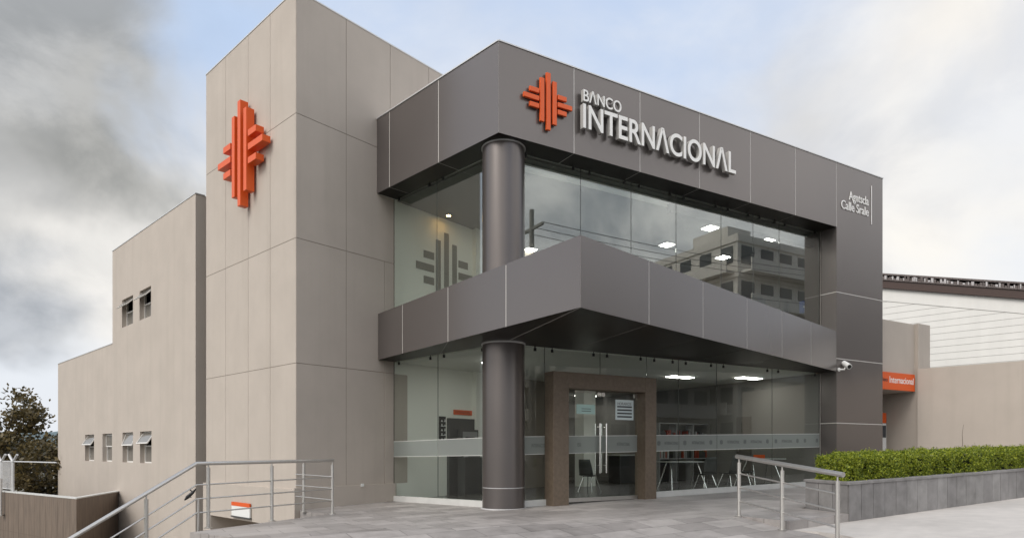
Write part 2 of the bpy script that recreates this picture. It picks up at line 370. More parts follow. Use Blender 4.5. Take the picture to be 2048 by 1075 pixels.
M_HEDGE_IN = mat('hedge_twigs', (.010, .015, .004), .9)
M_CHAIR = mat('grey_chair_shell', (.055, .055, .052), .5)
M_TABLE = mat('table_top_grey', (.42, .42, .40), .4)

# ------------------------------------------------------------------ frames
CF = (-.264, 13.0)                                     # corner of the upper fascia
FR = Frame(CF, (11.184, 6.6))                          # street front
FL = Frame(CF, (-3.016, 3.1), flip=True)               # left flank
TC = (-4.69, 14.45)
TL = Frame(TC, (-3.455, 3.28), flip=True)
TR = Frame(TC, (.653, .757))
CC = (1.053, 10.22)
CR = Frame(CC, (7.95, 8.26))
CL = Frame(CC, (-4.433, 6.08), flip=True)
WL = Frame((-8.85, 18.6), (-5.59, 5.43), flip=True)
ZS, ZT = 7.387, 9.175                                  # fascia soffit and top
ZC0, ZC1 = 3.375, 4.487                                # canopy soffit and top
def deck(x, y=0): return .022 * x
S_PIL = FR.at(1673); S_END = FR.at(1765)
GC = Vector((-.18, 13.63))                             # glass corner inside the round column
GFR = Frame(GC, FR.u); GFL = Frame(GC, FL.u, flip=True)
gr_s = GFR.at(1638); gl_s = GFL.at(788)
def p2(v): return (v.x, v.y)
LEFT_END = p2(FL.p(FL.at(753), 0, 0)); GLASS_L = p2(GFL.p(gl_s, 0, 0)); GLASS_R = p2(GFR.p(gr_s, 0, 0))
BACK = -14.5
def FRp(s, t): return p2(FR.p(s, t, 0))

# ------------------------------------------------------------------ ground
def sheet(name, polys, m):
    mb = MB()
    for pl, zf in polys: mb.face([(x, y, zf(x, y)) for x, y in pl])
    return mb.build(name, m, kind='structure')
G_ = (3.80, 11.13); rdir = Vector((.34, -.94)).normalized()
def ramp_z(x, y): return deck(G_[0]) - .12 * max(0, (Vector((x, y)) - Vector(G_)).dot(rdir)) + .022 * 0
def side_z(x, y): return -.005 + .034 * (x - 5.62)
W_ = (4.28, 10.25); PC = (5.62, 11.1)
K_ = (-5.10, 10.53); E1 = (-3.60, 13.25); D1 = (-4.42, 13.90)
crease_l = (-2.9, 8.72)
deck_poly = [K_, (-4.0, 9.64), crease_l, G_, W_, PC, FRp(4.5, 3.4), FRp(16.5, 3.4), FRp(16.5, -2.5), FRp(2, -3.5), (-3.0, 16.6), (-4.62, 14.5), D1, E1]
md = MB(); md.prism(deck_poly, lambda x, y: deck(x) - 3.4, deck)
o = md.build('plaza', M_SLATE, kind='structure')
sheet('ramp', [([crease_l, G_, W_, (4.62, 10.03), (4.75, 9.6), (5.1, 5.9), (-3.2, 5.9)], lambda x, y: ramp_z(x, y) + .0 - .004)], M_SLATE)
side_poly = [W_, PC, FRp(60, 4.66), FRp(60, 9.6), FRp(2.2, 9.6), (5.1, 5.9), (4.75, 9.6), (4.62, 10.03)]
mb = MB(); fz = lambda x, y: side_z(x, y) if x > 4.5 else min(side_z(x, y), ramp_z(x, y) - .006)
mb.prism(side_poly, lambda x, y: fz(x, y) - .5, fz); mb.build('sidewalk', M_CONC, kind='structure')
sheet('road', [([FRp(-60, 9.0), FRp(90, 9.0), FRp(90, 19), FRp(-60, 19)], lambda x, y: -.55 + .034 * max(x, -20) - .1)], M_ASPH)
sheet('far_sidewalk', [([FRp(-60, 19), FRp(90, 19), FRp(90, 24), FRp(-60, 24)], lambda x, y: -.40 + .034 * max(x, -20) - .1)], M_CONC)
sheet('ground', [([(-1500, -1500), (1500, -1500), (1500, 2500), (-1500, 2500)], lambda x, y: -3.6)], M_EARTH)
# steps going down from the corner of the plaza
ms = MB(); ed = (Vector((-4.0, 9.64)) - Vector(K_)).normalized(); dn = Vector((-.581, -.814))
SF = Frame(K_, ed)
for i in range(9):
    z = deck(-5.0) - .17 * (i + 1)
    a = Vector(K_) + dn * (.30 * i); b = a + ed * 2.2; c = b + dn * .30; d = a + dn * .30
    ms.hexa([(*p, -3.5) for p in (a, b, c, d)] + [(*p, z) for p in (a, b, c, d)])
ms.build('steps', M_SLATE, kind='structure')
# far hills
mh = MB(); n = 60
for i in range(n):
    for j in range(4): pass
prof = [38 + 16 * math.sin(i * .21 + 1) + 9 * math.sin(i * .53) + 4 * math.sin(i * 1.3) for i in range(n + 1)]
ang = [R(-75 + 110 * i / n) for i in range(n + 1)]
for i in range(n):
    for (r0, k0, r1, k1) in ((420, 0, 520, .55), (520, .55, 640, 1.0)):
        q = []
        for (r, k, ii) in ((r0, k0, i), (r0, k0, i + 1), (r1, k1, i + 1), (r1, k1, i)):
            q.append((math.sin(ang[ii]) * r, math.cos(ang[ii]) * r, -4 + prof[ii] * k))
        mh.face(q, smooth=True)
mh.build('hills', mat('hill_green', (.10, .14, .15), .9, var=.2, vscale=.02), kind='structure')

# ------------------------------------------------------------------ the bank building
bank = thing('bank_building', 'two storey bank with beige tower, dark grey panel front, corner glazing and wedge canopy', 'building', (0, 14, 0))
# tower
zT = EYE + 919 * 14.45 / F; zl = [EYE + k * 14.45 / F for k in (175, 425, 674)]
s_tl = TL.at(413); s_tr = 9.0
plan_t = [TC, p2(TL.p(s_tl, 0, 0)), p2(TL.p(s_tl, -4.2, 0)), p2(TR.p(s_tr, -3.2, 0)), p2(TR.p(s_tr, 0, 0))]
mb = MB(); mb.prism(plan_t, -.48, zT, 1)
gap = .012
skin(mb, TL, [0, TL.at(541), TL.at(497), TL.at(452), s_tl], [.33] + zl + [zT], 0, .008, gap, 0)
s780 = TR.at(780); s787 = TR.at(789)
skin(mb, TR, [.0, TR.at(692), TR.at(768)], [.37, zl[0], zl[1] - gap / 2], 0, .008, gap, 0)
mb.fbox(TR, TR.at(768) + .012, s787 + .4, 0, .016, .37, zl[0] - gap / 2, 0)
skin(mb, TR, [.0, TR.at(692), s787 + .3], [zl[1] + gap / 2, zl[2] - gap / 2], 0, .0085, gap, 0)
mb.fbox(TR, TR.at(768) + .012, s787 + .4, 0, .0085, zl[0] + gap / 2, zl[1] - gap / 2, 0)
skin(mb, TR, [.0, TR.at(692), TR.at(780), TR.at(857), s_tr], [zl[2] + gap / 2, zT], 0, .0085, gap, 0)
mb.build('tower', [M_STUCCO, M_STUCCO_JOINT], bank)
mb = MB(); mb.prism([p2(TL.p(-.02, .02, 0)), p2(TL.p(s_tl + .02, .02, 0)), p2(TL.p(s_tl + .02, -4.3, 0)), p2(TR.p(s_tr + .05, -3.3, 0)), p2(TR.p(s_tr + .05, .02, 0))], zT, zT + .03)
mb.build('parapet_cap', M_EDGE, bank)
# plinth of the tower and the basement wall with the garage opening
mb = MB()
mb.fbox(TR, -.10, s787 - .02, .0, .10, -.6, .37, 0)
wall_holes(mb, TL, -.10, s_tl, -3.5, .33, [(TL.at(545, .09), TL.at(421, .09), -3.4, -.50)], t=.09, depth=2.5)
mb.face([TL.p(-.1, .09, .33), TL.p(s_tl, .09, .33), TL.p(s_tl, -.02, .33), TL.p(-.1, -.02, .33)])
mb.face([TL.p(-.1, .09, -3.5), TL.p(-.1, -.3, -3.5), TL.p(-.1, -.3, .33), TL.p(-.1, .09, .33)])
mb.face([TL.p(0, -2.4, -3.5), TL.p(s_tl, -2.4, -3.5), TL.p(s_tl, -2.4, 0), TL.p(0, -2.4, 0)])
mb.build('plinth', M_STUCCO, bank)
# rear wing
zW = EYE + 513 * 18.6 / F; s_step = WL.at(225); z_step = 5.03; s_w = WL.at(116)
lows = [(303, 280), (266, 245), (224, 205), (188, 170)]; ups = [(302, 279), (266, 244)]
wz = (.77, 1.80); uz = (5.46, 6.42)
holes_l = [(WL.at(a), WL.at(b), *wz) for a, b in lows]; holes_u = [(WL.at(a), WL.at(b), *uz) for a, b in ups]
mb = MB()
wall_holes(mb, WL, 0, s_step, -3.5, zW, holes_l[:2] + holes_u + ([holes_l[2]] if holes_l[2][1] < s_step else []), depth=.22)
wall_holes(mb, WL, s_step, s_w, -3.5, z_step, [h for h in holes_l if h[0] > s_step], depth=.22)
D = -7.0
mb.face([WL.p(s_step, 0, z_step), WL.p(s_step, D, z_step), WL.p(s_step, D, zW), WL.p(s_step, 0, zW)])
mb.face([WL.p(s_w, 0, -3.5), WL.p(s_w, D, -3.5), WL.p(s_w, D, z_step), WL.p(s_w, 0, z_step)])
mb.face([WL.p(0, 0, -3.5), WL.p(0, D, -3.5), WL.p(0, D, zW), WL.p(0, 0, zW)])
mb.face([WL.p(0, 0, zW), WL.p(s_step, 0, zW), WL.p(s_step, D, zW), WL.p(0, D, zW)])
mb.face([WL.p(s_step, 0, z_step), WL.p(s_w, 0, z_step), WL.p(s_w, D, z_step), WL.p(s_step, D, z_step)])
mb.face([WL.p(0, D, -3.5), WL.p(s_w, D, -3.5), WL.p(s_w, D, z_step), WL.p(0, D, z_step)])
mb.face([WL.p(0, D, z_step), WL.p(s_step, D, z_step), WL.p(s_step, D, zW), WL.p(0, D, zW)])
mb.build('rear_wing', M_STUCCO, bank)
mb = MB(); mb.fbox(WL, -.015, s_step + .015, -.25, .015, zW, zW + .025); mb.build('wing_cap', M_EDGE, bank); mb = MB(); mb.fbox(WL, s_step + .02, s_w + .015, -.25, .015, z_step, z_step + .025)
mb.build('wing_cap', M_EDGE, bank)
def window(h, openness):
    a, b, c, d = h; fw = .045; t = -.17
    mid = c + (d - c) * .54
    mb = MB()
    for (p, q, z0, z1) in ((a, a + fw, c, d), (b - fw, b, c, d), (a + fw, b - fw, c, c + fw), (a + fw, b - fw, d - fw, d), (a + fw, b - fw, mid - fw / 2, mid + fw / 2)):
        mb.fbox(WL, p, q, t - .03, t + .03, z0, z1)
    w = mb.build('window', M_WFRAME, bank)
    mb = MB(); mb.fbox(WL, a + fw, b - fw, t - .012, t - .004, c + fw, mid - fw / 2); mb.build('pane', M_WGLASS, w)
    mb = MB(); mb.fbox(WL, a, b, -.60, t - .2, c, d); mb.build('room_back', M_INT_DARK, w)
    # top-hung sash, opened outwards
    H = d - fw - mid - fw / 2 + .05; ca, sa = math.cos(openness), math.sin(openness)
    mb = MB(); mg = MB(); z1 = d - fw * .6
    def pt(s, k, e): return WL.p(s, t + .035 + sa * k + ca * e, z1 - ca * k + sa * e)
    def bar(m_, s0, s1, k0, k1, e0, e1): m_.hexa([pt(s0, k0, e0), pt(s1, k0, e0), pt(s1, k1, e0), pt(s0, k1, e0), pt(s0, k0, e1), pt(s1, k0, e1), pt(s1, k1, e1), pt(s0, k1, e1)])
    sa0, sb0 = a + .015, b - .015
    for (p, q, k0, k1) in ((sa0, sa0 + .04, 0, H), (sb0 - .04, sb0, 0, H), (sa0 + .04, sb0 - .04, 0, .04), (sa0 + .04, sb0 - .04, H - .04, H)): bar(mb, p, q, k0, k1, 0, .03)
    bar(mg, sa0 + .04, sb0 - .04, .04, H - .04, .010, .016)
    sash = mb.build('sash', M_WFRAME, w)
    for z_ in (0,): mg.build('sash_glass', M_WGLASS, w)
for h, op in zip(holes_l, (.58, .34, .0, .55)): window(h, op)
for h, op in zip(holes_u, (.78, .78)): window(h, op)

# upper block: fascia, roof volume, right pillar
TRb = p2(TR.p(8.8, .02, 0))
roof_poly = [LEFT_END, CF, FRp(S_END, 0), FRp(S_END, BACK), FRp(0.5, BACK), TRb]
mb = MB(); mb.prism(roof_poly, ZS + .002, ZT - .004, 0, mb=1)
mb.fbox(FR, S_PIL, S_END, -.5, 0, -.3, ZS + .008, 0)
th = .003; G = .020
mb.v  # core first, then the panels standing proud of it
skin(mb, FR, [th] + [FR.at(x) for x in (1148, 1280, 1399, 1501, 1591)] + [S_PIL, S_END], [ZS, ZT], 0, th, G, 2)
zj = [-.2] + [FR.z(1673, y) for y in (845, 716, 583)] + [ZS]
skin(mb, FR, [S_PIL, S_END], zj, 0, th, G, 2)
mb.fbox(FR, S_PIL + .0, S_PIL + .012, 0, th, ZS - .009, ZS, 2)
skin(mb, FL, [0] + [FL.at(x) for x in (877, 779)] + [FL.at(753)], [ZS, ZT], 0, th, G, 2)
PI_ = Frame(FR.p(S_PIL, 0, 0).xy, -FR.n)               # inner return of the pillar
PI_.n = -FR.u
skin(mb, PI_, [0, .49], zj, 0, th, G, 2)
PO_ = Frame(FR.p(S_END, 0, 0).xy, -FR.n); PO_.n = FR.u
skin(mb, PO_, [0, 2.2, 4.4], zj + [ZT], 0, th, G, 2)
mb.build('fascia', [M_JOINT, M_JOINT, M_PANEL], bank)
# soffit panels under the fascia
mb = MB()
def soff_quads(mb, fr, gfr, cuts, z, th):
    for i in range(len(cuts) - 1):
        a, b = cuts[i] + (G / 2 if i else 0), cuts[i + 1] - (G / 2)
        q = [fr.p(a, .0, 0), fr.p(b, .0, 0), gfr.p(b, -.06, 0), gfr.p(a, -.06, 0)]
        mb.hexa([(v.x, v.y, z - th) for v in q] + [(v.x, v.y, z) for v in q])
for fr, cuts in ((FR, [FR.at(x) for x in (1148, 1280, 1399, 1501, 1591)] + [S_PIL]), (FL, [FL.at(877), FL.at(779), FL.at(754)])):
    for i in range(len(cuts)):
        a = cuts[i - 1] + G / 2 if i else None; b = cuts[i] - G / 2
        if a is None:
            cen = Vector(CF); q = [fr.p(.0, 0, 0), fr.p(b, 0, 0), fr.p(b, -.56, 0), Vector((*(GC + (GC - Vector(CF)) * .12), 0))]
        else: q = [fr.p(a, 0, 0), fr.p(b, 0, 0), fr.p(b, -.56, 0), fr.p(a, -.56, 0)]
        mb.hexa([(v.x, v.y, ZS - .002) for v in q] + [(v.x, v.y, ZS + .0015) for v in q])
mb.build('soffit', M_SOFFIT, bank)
mb = MB()
mb.fbox(FR, .0, S_END + .02, -.20, .02, ZT, ZT + .025); mb.fbox(FL, .005, FL.at(753), -.20, .02, ZT, ZT + .025)
mb.build('fascia_cap', M_EDGE, bank)

# round column
col_c = (-.175, 13.70); cr = .438
mb = MB(); mb.cyl(*col_c, -.3, .418, cr, 64); mb.cyl(*col_c, .434, ZS - .03, cr, 64); mb.cyl(*col_c, .40, .45, cr - .006, 48, 1)
mb.cyl(*col_c, ZS - .03, ZS - .004, cr + .018, 64, 1); mb.cyl(*col_c, ZC0 - .034, ZC0 - .004, cr + .018, 64, 1)
mb.cyl(*col_c, -.3, .012, cr + .03, 64, 1)
mb.build('column', [M_COLUMN, M_EDGE], bank)

# wedge canopy
C_L = p2(CL.p(CL.at(748), 0, 0)); C_R = p2(FR.p(S_PIL - .01, .0, 0))
CR = Frame(CC, Vector(C_R) - Vector(CC)); crL = (Vector(C_R) - Vector(CC)).length
CL = Frame(CC, Vector(C_L) - Vector(CC), flip=True); clL = (Vector(C_L) - Vector(CC)).length
can_poly = [C_L, CC, C_R, GLASS_R, p2(Vector((GC.x, GC.y))), GLASS_L]
mb = MB(); mb.prism(can_poly, ZC0 + .002, ZC1 - .02, 0, mt=1)
lc = [0] + [CL.at(x) for x in (1012, 896, 805)] + [clL]; rc = [th] + [CR.at(x) for x in (1298, 1406, 1494, 1564, 1622)] + [crL]
skin(mb, CL, lc, [ZC0, ZC1], 0, th, G, 1); skin(mb, CR, rc, [ZC0, ZC1], 0, th, G, 1)
mb.build('canopy', [M_JOINT, M_PANEL], bank)
# canopy soffit: panels cut by joints that follow the two faces
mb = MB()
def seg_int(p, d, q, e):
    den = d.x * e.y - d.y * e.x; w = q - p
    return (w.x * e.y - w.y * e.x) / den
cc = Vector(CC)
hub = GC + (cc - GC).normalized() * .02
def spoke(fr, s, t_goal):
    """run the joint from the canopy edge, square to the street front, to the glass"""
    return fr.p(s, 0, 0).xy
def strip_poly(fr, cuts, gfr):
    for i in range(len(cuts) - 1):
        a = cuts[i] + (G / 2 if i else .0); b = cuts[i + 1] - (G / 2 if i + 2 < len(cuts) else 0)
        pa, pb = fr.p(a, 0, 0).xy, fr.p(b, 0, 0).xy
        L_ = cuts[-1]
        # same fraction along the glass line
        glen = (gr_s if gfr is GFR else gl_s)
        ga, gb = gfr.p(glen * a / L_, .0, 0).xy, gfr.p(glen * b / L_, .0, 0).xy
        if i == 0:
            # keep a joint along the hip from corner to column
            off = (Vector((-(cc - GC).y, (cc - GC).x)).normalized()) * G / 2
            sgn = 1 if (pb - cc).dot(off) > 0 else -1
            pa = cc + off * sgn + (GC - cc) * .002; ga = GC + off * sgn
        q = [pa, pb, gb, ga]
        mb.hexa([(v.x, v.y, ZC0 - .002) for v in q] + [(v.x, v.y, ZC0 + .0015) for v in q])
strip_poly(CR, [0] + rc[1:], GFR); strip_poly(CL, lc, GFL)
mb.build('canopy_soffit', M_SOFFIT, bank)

# glazing -----------------------------------------------------------
def pane(fr, a, b, z0, z1, m, t=0.0, clamps=(), name='glass_pane', zf=None):
    g = .006; mb = MB()
    z0a, z0b = (z0, z0) if zf is None else (zf(fr.p(a, 0, 0)), zf(fr.p(b, 0, 0)))
    c = [fr.p(a + g, t - .006, z0a), fr.p(b - g, t - .006, z0b), fr.p(b - g, t + .006, z0b), fr.p(a + g, t + .006, z0a)]
    mb.hexa(c + [Vector((v.x, v.y, z1)) for v in c])
    o = mb.build(name, m, bank)
    mj = MB(); mj.fbox(fr, b - g + .0005, b + g - .0005, t - .005, t + .005, max(z0a, z0b), z1); mj.build('glass_joint', M_GJOINT, o)
    for (s, z) in clamps:
        k = MB(); k.fbox(fr, s - .02, s + .02, t + .007, t + .045, z - .03, z + .035); k.tube([fr.p(s, t + .025, z + .03), fr.p(s, t + .025, ZS if z > 5 else ZC0)], .009, 8)
        k.build('clamp', M_BLACK, o)
    return o
zu0, zu1 = ZC1 - .55, ZS + .002
fx = [.30] + [GFR.at(x) for x in (1161, 1262, 1352, 1442, 1506, 1558)] + [gr_s]
for i in range(len(fx) - 1):
    a, b = fx[i], fx[i + 1]
    pane(GFR, a, b, zu0, zu1, M_GLASS, clamps=[(a + .22, ZS - .085), (b - .22, ZS - .085)])
lx = [.30, GFL.at(874), gl_s]
for i in range(2):
    a, b = lx[i], lx[i + 1]
    pane(GFL, a, b, zu0, zu1, M_GLASS, clamps=[(a + .25, ZS - .085), (b - .25, ZS - .085)])
sillz = lambda p: deck(p.x) + .13
# lower storey
po_t = .34                                              # the portal stands proud of the glass
pd0, pd1 = GFR.at(1107, po_t), GFR.at(1313, po_t)       # outer faces of the portal
lf = [.36, pd0 + .0]
zl1 = ZC0 - .006
pane(GFR, .36, pd0, 0, zl1, M_GLASS_LOW, zf=sillz, clamps=[(.75, ZC0 - .075), (pd0 - .25, ZC0 - .075)])
z_por = GFR.z(1137, 743, po_t)
mid = GFR.at(1200)
for a, b in ((pd0, mid), (mid, pd1)):
    pane(GFR, a, b, z_por, zl1, M_GLASS_LOW, clamps=[(a + .18, ZC0 - .075), (b - .2, ZC0 - .075)])
rx = [pd1, GFR.at(1357), GFR.at(1433), GFR.at(1544), gr_s]
for i in range(4): pane(GFR, rx[i], rx[i + 1], 0, zl1, M_GLASS_LOW, zf=sillz, clamps=[(rx[i] + .22, ZC0 - .075), (rx[i + 1] - .22, ZC0 - .075)])
lx2 = [.36, GFL.at(876), gl_s]
for i in range(2): pane(GFL, lx2[i], lx2[i + 1], 0, zl1, M_GLASS_LOW, zf=sillz, clamps=[(lx2[i] + .25, ZC0 - .075), (lx2[i + 1] - .25, ZC0 - .075)])
# sills
def slope_box(mb, fr, a, b, t0, t1, zlo, zhi, m=0):
    c = []
    for zz in (zlo, zhi):
        for (s, t) in ((a, t0), (b, t0), (b, t1), (a, t1)):
            p = fr.p(s, t, 0); c.append((p.x, p.y, deck(p.x) + zz))
    mb.hexa(c, m)
mb = MB()
slope_box(mb, GFR, .36, pd0, -.06, .06, -.05, .13); slope_box(mb, GFR, pd1, gr_s, -.06, .06, -.05, .13); slope_box(mb, GFL, .36, gl_s, -.06, .06, -.05, .13)
mb.build('sill', M_SILL, bank)
# frosted bands, one on each pane line
def band(fr, a, b, t=.012):
    mb = MB(); slope_box(mb, fr, a + .006, b - .006, t, t + .002, 1.10, 1.455); o = mb.build('frosted_band', M_FROST, bank)
    for e in (1.457, 1.085): k = MB(); slope_box(k, fr, a + .006, b - .006, t, t + .003, e, e + .013); k.build('band_edge', M_SILL, o)
    return o
def band_text(o, fr, items, t=.016):
    mb = MB()
    for (x, kind) in items:
        mb = MB(); s = fr.at(x); p = fr.p(s, 0, 0); z = deck(p.x) + 1.235
        if kind == 'w': text_into(mb, fr, 'INTERNACIONAL', s - .22, s + .22, z, .075, t, .001)
        elif kind == 'b': text_into(mb, fr, 'BANCO', s - .09, s + .09, z, .075, t, .001)
        else:
            for k in range(3): mb.fbox(fr, s - .05 + k * .035, s - .026 + k * .035, t, t + .001, z - .02 + (k != 1) * .015, z + .10 - (k != 1) * .015)
        mb.build('band_lettering', M_BAND_INK, o)
o = band(GFR, .36, pd0); band_text(o, GFR, [(1080, 'w')])
ob = [band(GFR, rx[i], rx[i + 1]) for i in range(4)]
band_text(ob[0], GFR, [(1317, 'e'), (1342, 'w')]); band_text(ob[1], GFR, [(1369, 'e'), (1396, 'w'), (1421, 'e')])
band_text(ob[2], GFR, [(1442, 'e'), (1466, 'w'), (1489, 'e'), (1512, 'w'), (1534, 'e')]); band_text(ob[3], GFR, [(1551, 'e'), (1573, 'w'), (1594, 'e'), (1609, 'e'), (1633, 'e')])
for i in range(2): band(GFL, lx2[i], lx2[i + 1])

# portal and glass doors
zi = GFR.z(1137, 775, po_t); di0 = GFR.at(1138, po_t); di1 = GFR.at(1291, po_t)
mb = MB(); pz = lambda s: deck(GFR.p(s, po_t, 0).x)
mb.fbox(GFR, pd0, di0, -.02, po_t, -.1, z_por); mb.fbox(GFR, di1, pd1, -.02, po_t, -.1, z_por); mb.fbox(GFR, di0, di1, -.02, po_t, zi, z_por)
mb.build('portal', M_PORTAL, bank, bevel=.006)
dm = (di0 + di1) / 2; dz = deck(2) + .03
for side, (a, b) in enumerate(((di0 + .01, dm - .004), (dm + .004, di1 - .01))):
    mb = MB(); mb.fbox(GFR, a, b, .06, .072, dz, zi - .06)
    d_ = mb.build('door', M_GLASS_LOW, bank)
    o = MB(); slope_box(o, GFR, a + .01, b - .01, .074, .076, 1.10, 1.455); fb = o.build('door_band', M_FROST, d_)
    for e in (1.457, 1.085): k = MB(); slope_box(k, GFR, a + .01, b - .01, .0745, .077, e, e + .013); k.build('band_edge', M_SILL, d_)
    tx = MB(); sc = (a + b) / 2; z = deck(GFR.p(sc, 0, 0).x) + 1.235
    if side: text_into(tx, GFR, 'INTERNACIONAL', sc - .08, sc + .30, z, .075, .078, .001)
    else: text_into(tx, GFR, 'BI', sc - .12, sc - .03, z, .08, .078, .001)
    tx.build('band_lettering', M_BAND_INK, d_)
    f = MB()
    f.fbox(GFR, a, b, .05, .082, dz - .01, dz + .075)
    f.build('bottom_rail', M_STEEL, d_)
    for s in (a + .05, b - .05):
        f = MB(); f.fbox(GFR, s - .045, s + .045, .05, .084, zi - .115, zi - .03); f.build('patch_fitting', M_CHROME, d_)
    h = MB(); s = b - .085 if side == 0 else a + .085
    h.tube([GFR.p(s, .15, .68), GFR.p(s, .15, 1.78)], .019, 14)
    for z in (.85, 1.70): h.tube([GFR.p(s, .072, z), GFR.p(s, .15, z)], .014, 10)
    h.tube([GFR.p(s, -.02, .68), GFR.p(s, -.02, 1.78)], .016, 14)
    h.build('handle', M_CHROME, d_)
# notices stuck on the doors
t = thing('door_notice', 'small mint green notice taped to left leaf of glass door', 'notice', GFR.p(GFR.at(1170), .08, 1.9))
mb = MB(); a, b = GFR.at(1153, .08), GFR.at(1190, .08); z0, z1 = GFR.z(1170, 827, .08), GFR.z(1170, 808, .08)
mb.fbox(GFR, a, b, .076, .079, z0, z1); mb.build('sheet', M_PAPER, t)
mb = MB(); 
for k in range(2): mb.fbox(GFR, a + (b - a) * .27, b - (b - a) * .22, .0795, .0805, z0 + (z1 - z0) * (.28 + .24 * k), z0 + (z1 - z0) * (.34 + .24 * k))
mb.build('print', M_INK, t)
t = thing('opening_hours_sheet', 'pale printed sheet with dark bars on right leaf of glass door', 'notice', GFR.p(GFR.at(1248), .08, 1.9))
mb = MB(); a, b = GFR.at(1231, .08), GFR.at(1267, .08); z0, z1 = GFR.z(1250, 839, .08), GFR.z(1250, 799, .08)
mb.fbox(GFR, a, b, .076, .079, z0, z1); mb.build('sheet', M_PAPER2, t)
mb = MB()
for k in range(4): mb.fbox(GFR, a + .05, b - .05, .0795, .0805, z0 + .055 + (z1 - z0) * .165 * k, z0 + .055 + (z1 - z0) * .165 * k + .035)
text_into(mb, GFR, 'HORARIOS', a + .06, b - .07, z1 - .12, .06, .0795, .001)
mb.build('print', M_INK, t)

# interior shell -------------------------------------------------------
A0 = TR.at(789); A1 = TR.at(990)
pA = TR.p(A1, 0, 0)
back_l = p2(Vector((-1.6, 29.0, 0)))
room = [GLASS_L, p2(GC), GLASS_R, FRp(S_PIL, -.5), FRp(S_PIL, BACK + .6), FRp(3.0, BACK + .6), back_l, p2(pA)]
inset = lambda z: None
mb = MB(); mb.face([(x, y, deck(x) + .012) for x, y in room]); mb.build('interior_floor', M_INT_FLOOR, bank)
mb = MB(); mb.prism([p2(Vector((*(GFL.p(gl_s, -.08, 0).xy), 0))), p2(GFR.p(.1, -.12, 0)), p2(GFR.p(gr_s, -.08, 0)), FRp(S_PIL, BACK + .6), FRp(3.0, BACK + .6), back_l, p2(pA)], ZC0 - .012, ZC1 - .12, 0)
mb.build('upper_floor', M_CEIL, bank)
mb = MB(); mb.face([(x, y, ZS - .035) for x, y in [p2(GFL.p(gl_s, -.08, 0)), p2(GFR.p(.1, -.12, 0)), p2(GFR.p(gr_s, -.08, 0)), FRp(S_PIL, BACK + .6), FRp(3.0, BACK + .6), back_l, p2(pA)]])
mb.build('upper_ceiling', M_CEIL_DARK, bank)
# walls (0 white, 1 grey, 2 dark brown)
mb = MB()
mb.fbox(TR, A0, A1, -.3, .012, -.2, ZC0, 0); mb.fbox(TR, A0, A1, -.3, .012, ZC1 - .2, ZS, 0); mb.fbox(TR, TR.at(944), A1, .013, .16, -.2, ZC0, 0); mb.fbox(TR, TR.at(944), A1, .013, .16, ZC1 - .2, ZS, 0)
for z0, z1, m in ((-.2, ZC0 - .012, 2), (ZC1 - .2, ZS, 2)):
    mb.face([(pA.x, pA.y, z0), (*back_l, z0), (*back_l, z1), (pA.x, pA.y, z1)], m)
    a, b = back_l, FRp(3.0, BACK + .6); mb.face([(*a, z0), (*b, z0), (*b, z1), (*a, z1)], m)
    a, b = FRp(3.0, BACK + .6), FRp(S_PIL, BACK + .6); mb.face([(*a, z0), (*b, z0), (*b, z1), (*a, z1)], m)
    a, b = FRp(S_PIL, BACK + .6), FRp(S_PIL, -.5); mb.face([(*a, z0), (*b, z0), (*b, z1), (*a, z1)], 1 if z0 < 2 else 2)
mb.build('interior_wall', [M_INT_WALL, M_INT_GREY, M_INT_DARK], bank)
# exterior shell of back and right flank
mb = MB(); mb.fbox(FR, S_PIL + .01, S_END, BACK, -.5, -3.5, ZS, 0); mb.fbox(FR, 2.6, S_END - .01, BACK, BACK + .5, -3.5, ZS, 0)
mb.build('flank_wall', M_STUCCO, bank)
# inside columns, partitions
mb = MB(); mb.fbox(Frame((2.22, 20.6), FR.u), 0, .46, -.46, 0, 0, ZC0); mb.build('inner_column', M_INT_WALL, bank)
RI = Frame(FR.p(S_PIL, -.5, 0).xy, -FR.n); RI.n = -FR.u
mb = MB(); d0, d1 = sorted((RI.at(1474), RI.at(1503))); mb.fbox(RI, d0, d1, .003, .03, .2, 2.25); o = mb.build('inner_door', mat('grey_brown_door', (.11, .10, .088), .5), bank)
mb = MB(); mb.fbox(RI, d1 - .16, d1 - .10, .03, .09, 1.15, 1.28); mb.build('handle', M_CHROME, o)
mb = MB(); mb.fbox(FR, 2.0, 7.0, -9.2, -9.0, 0, 2.1); mb.build('back_counter_wall', M_INT_DARK, bank)
mb = MB(); PU = Frame((3.6, 24.0), (1, .3)); mb.fbox(PU, 0, 9, -.1, 0, ZC1 - .2, ZS); mb.build('upper_partition', M_INT_DARK, bank)

mb = MB(); mb.fbox(GFR, GFR.at(1352), gr_s - .02, -.30, -.16, ZS - .40, ZS - .17); mb.build('blind_box', M_BLACK, bank)
mb = MB(); mb.fbox(GFR, .6, gr_s - .05, -.55, -.34, ZS - .12, ZS - .04); mb.build('bulkhead', M_CEIL, bank)
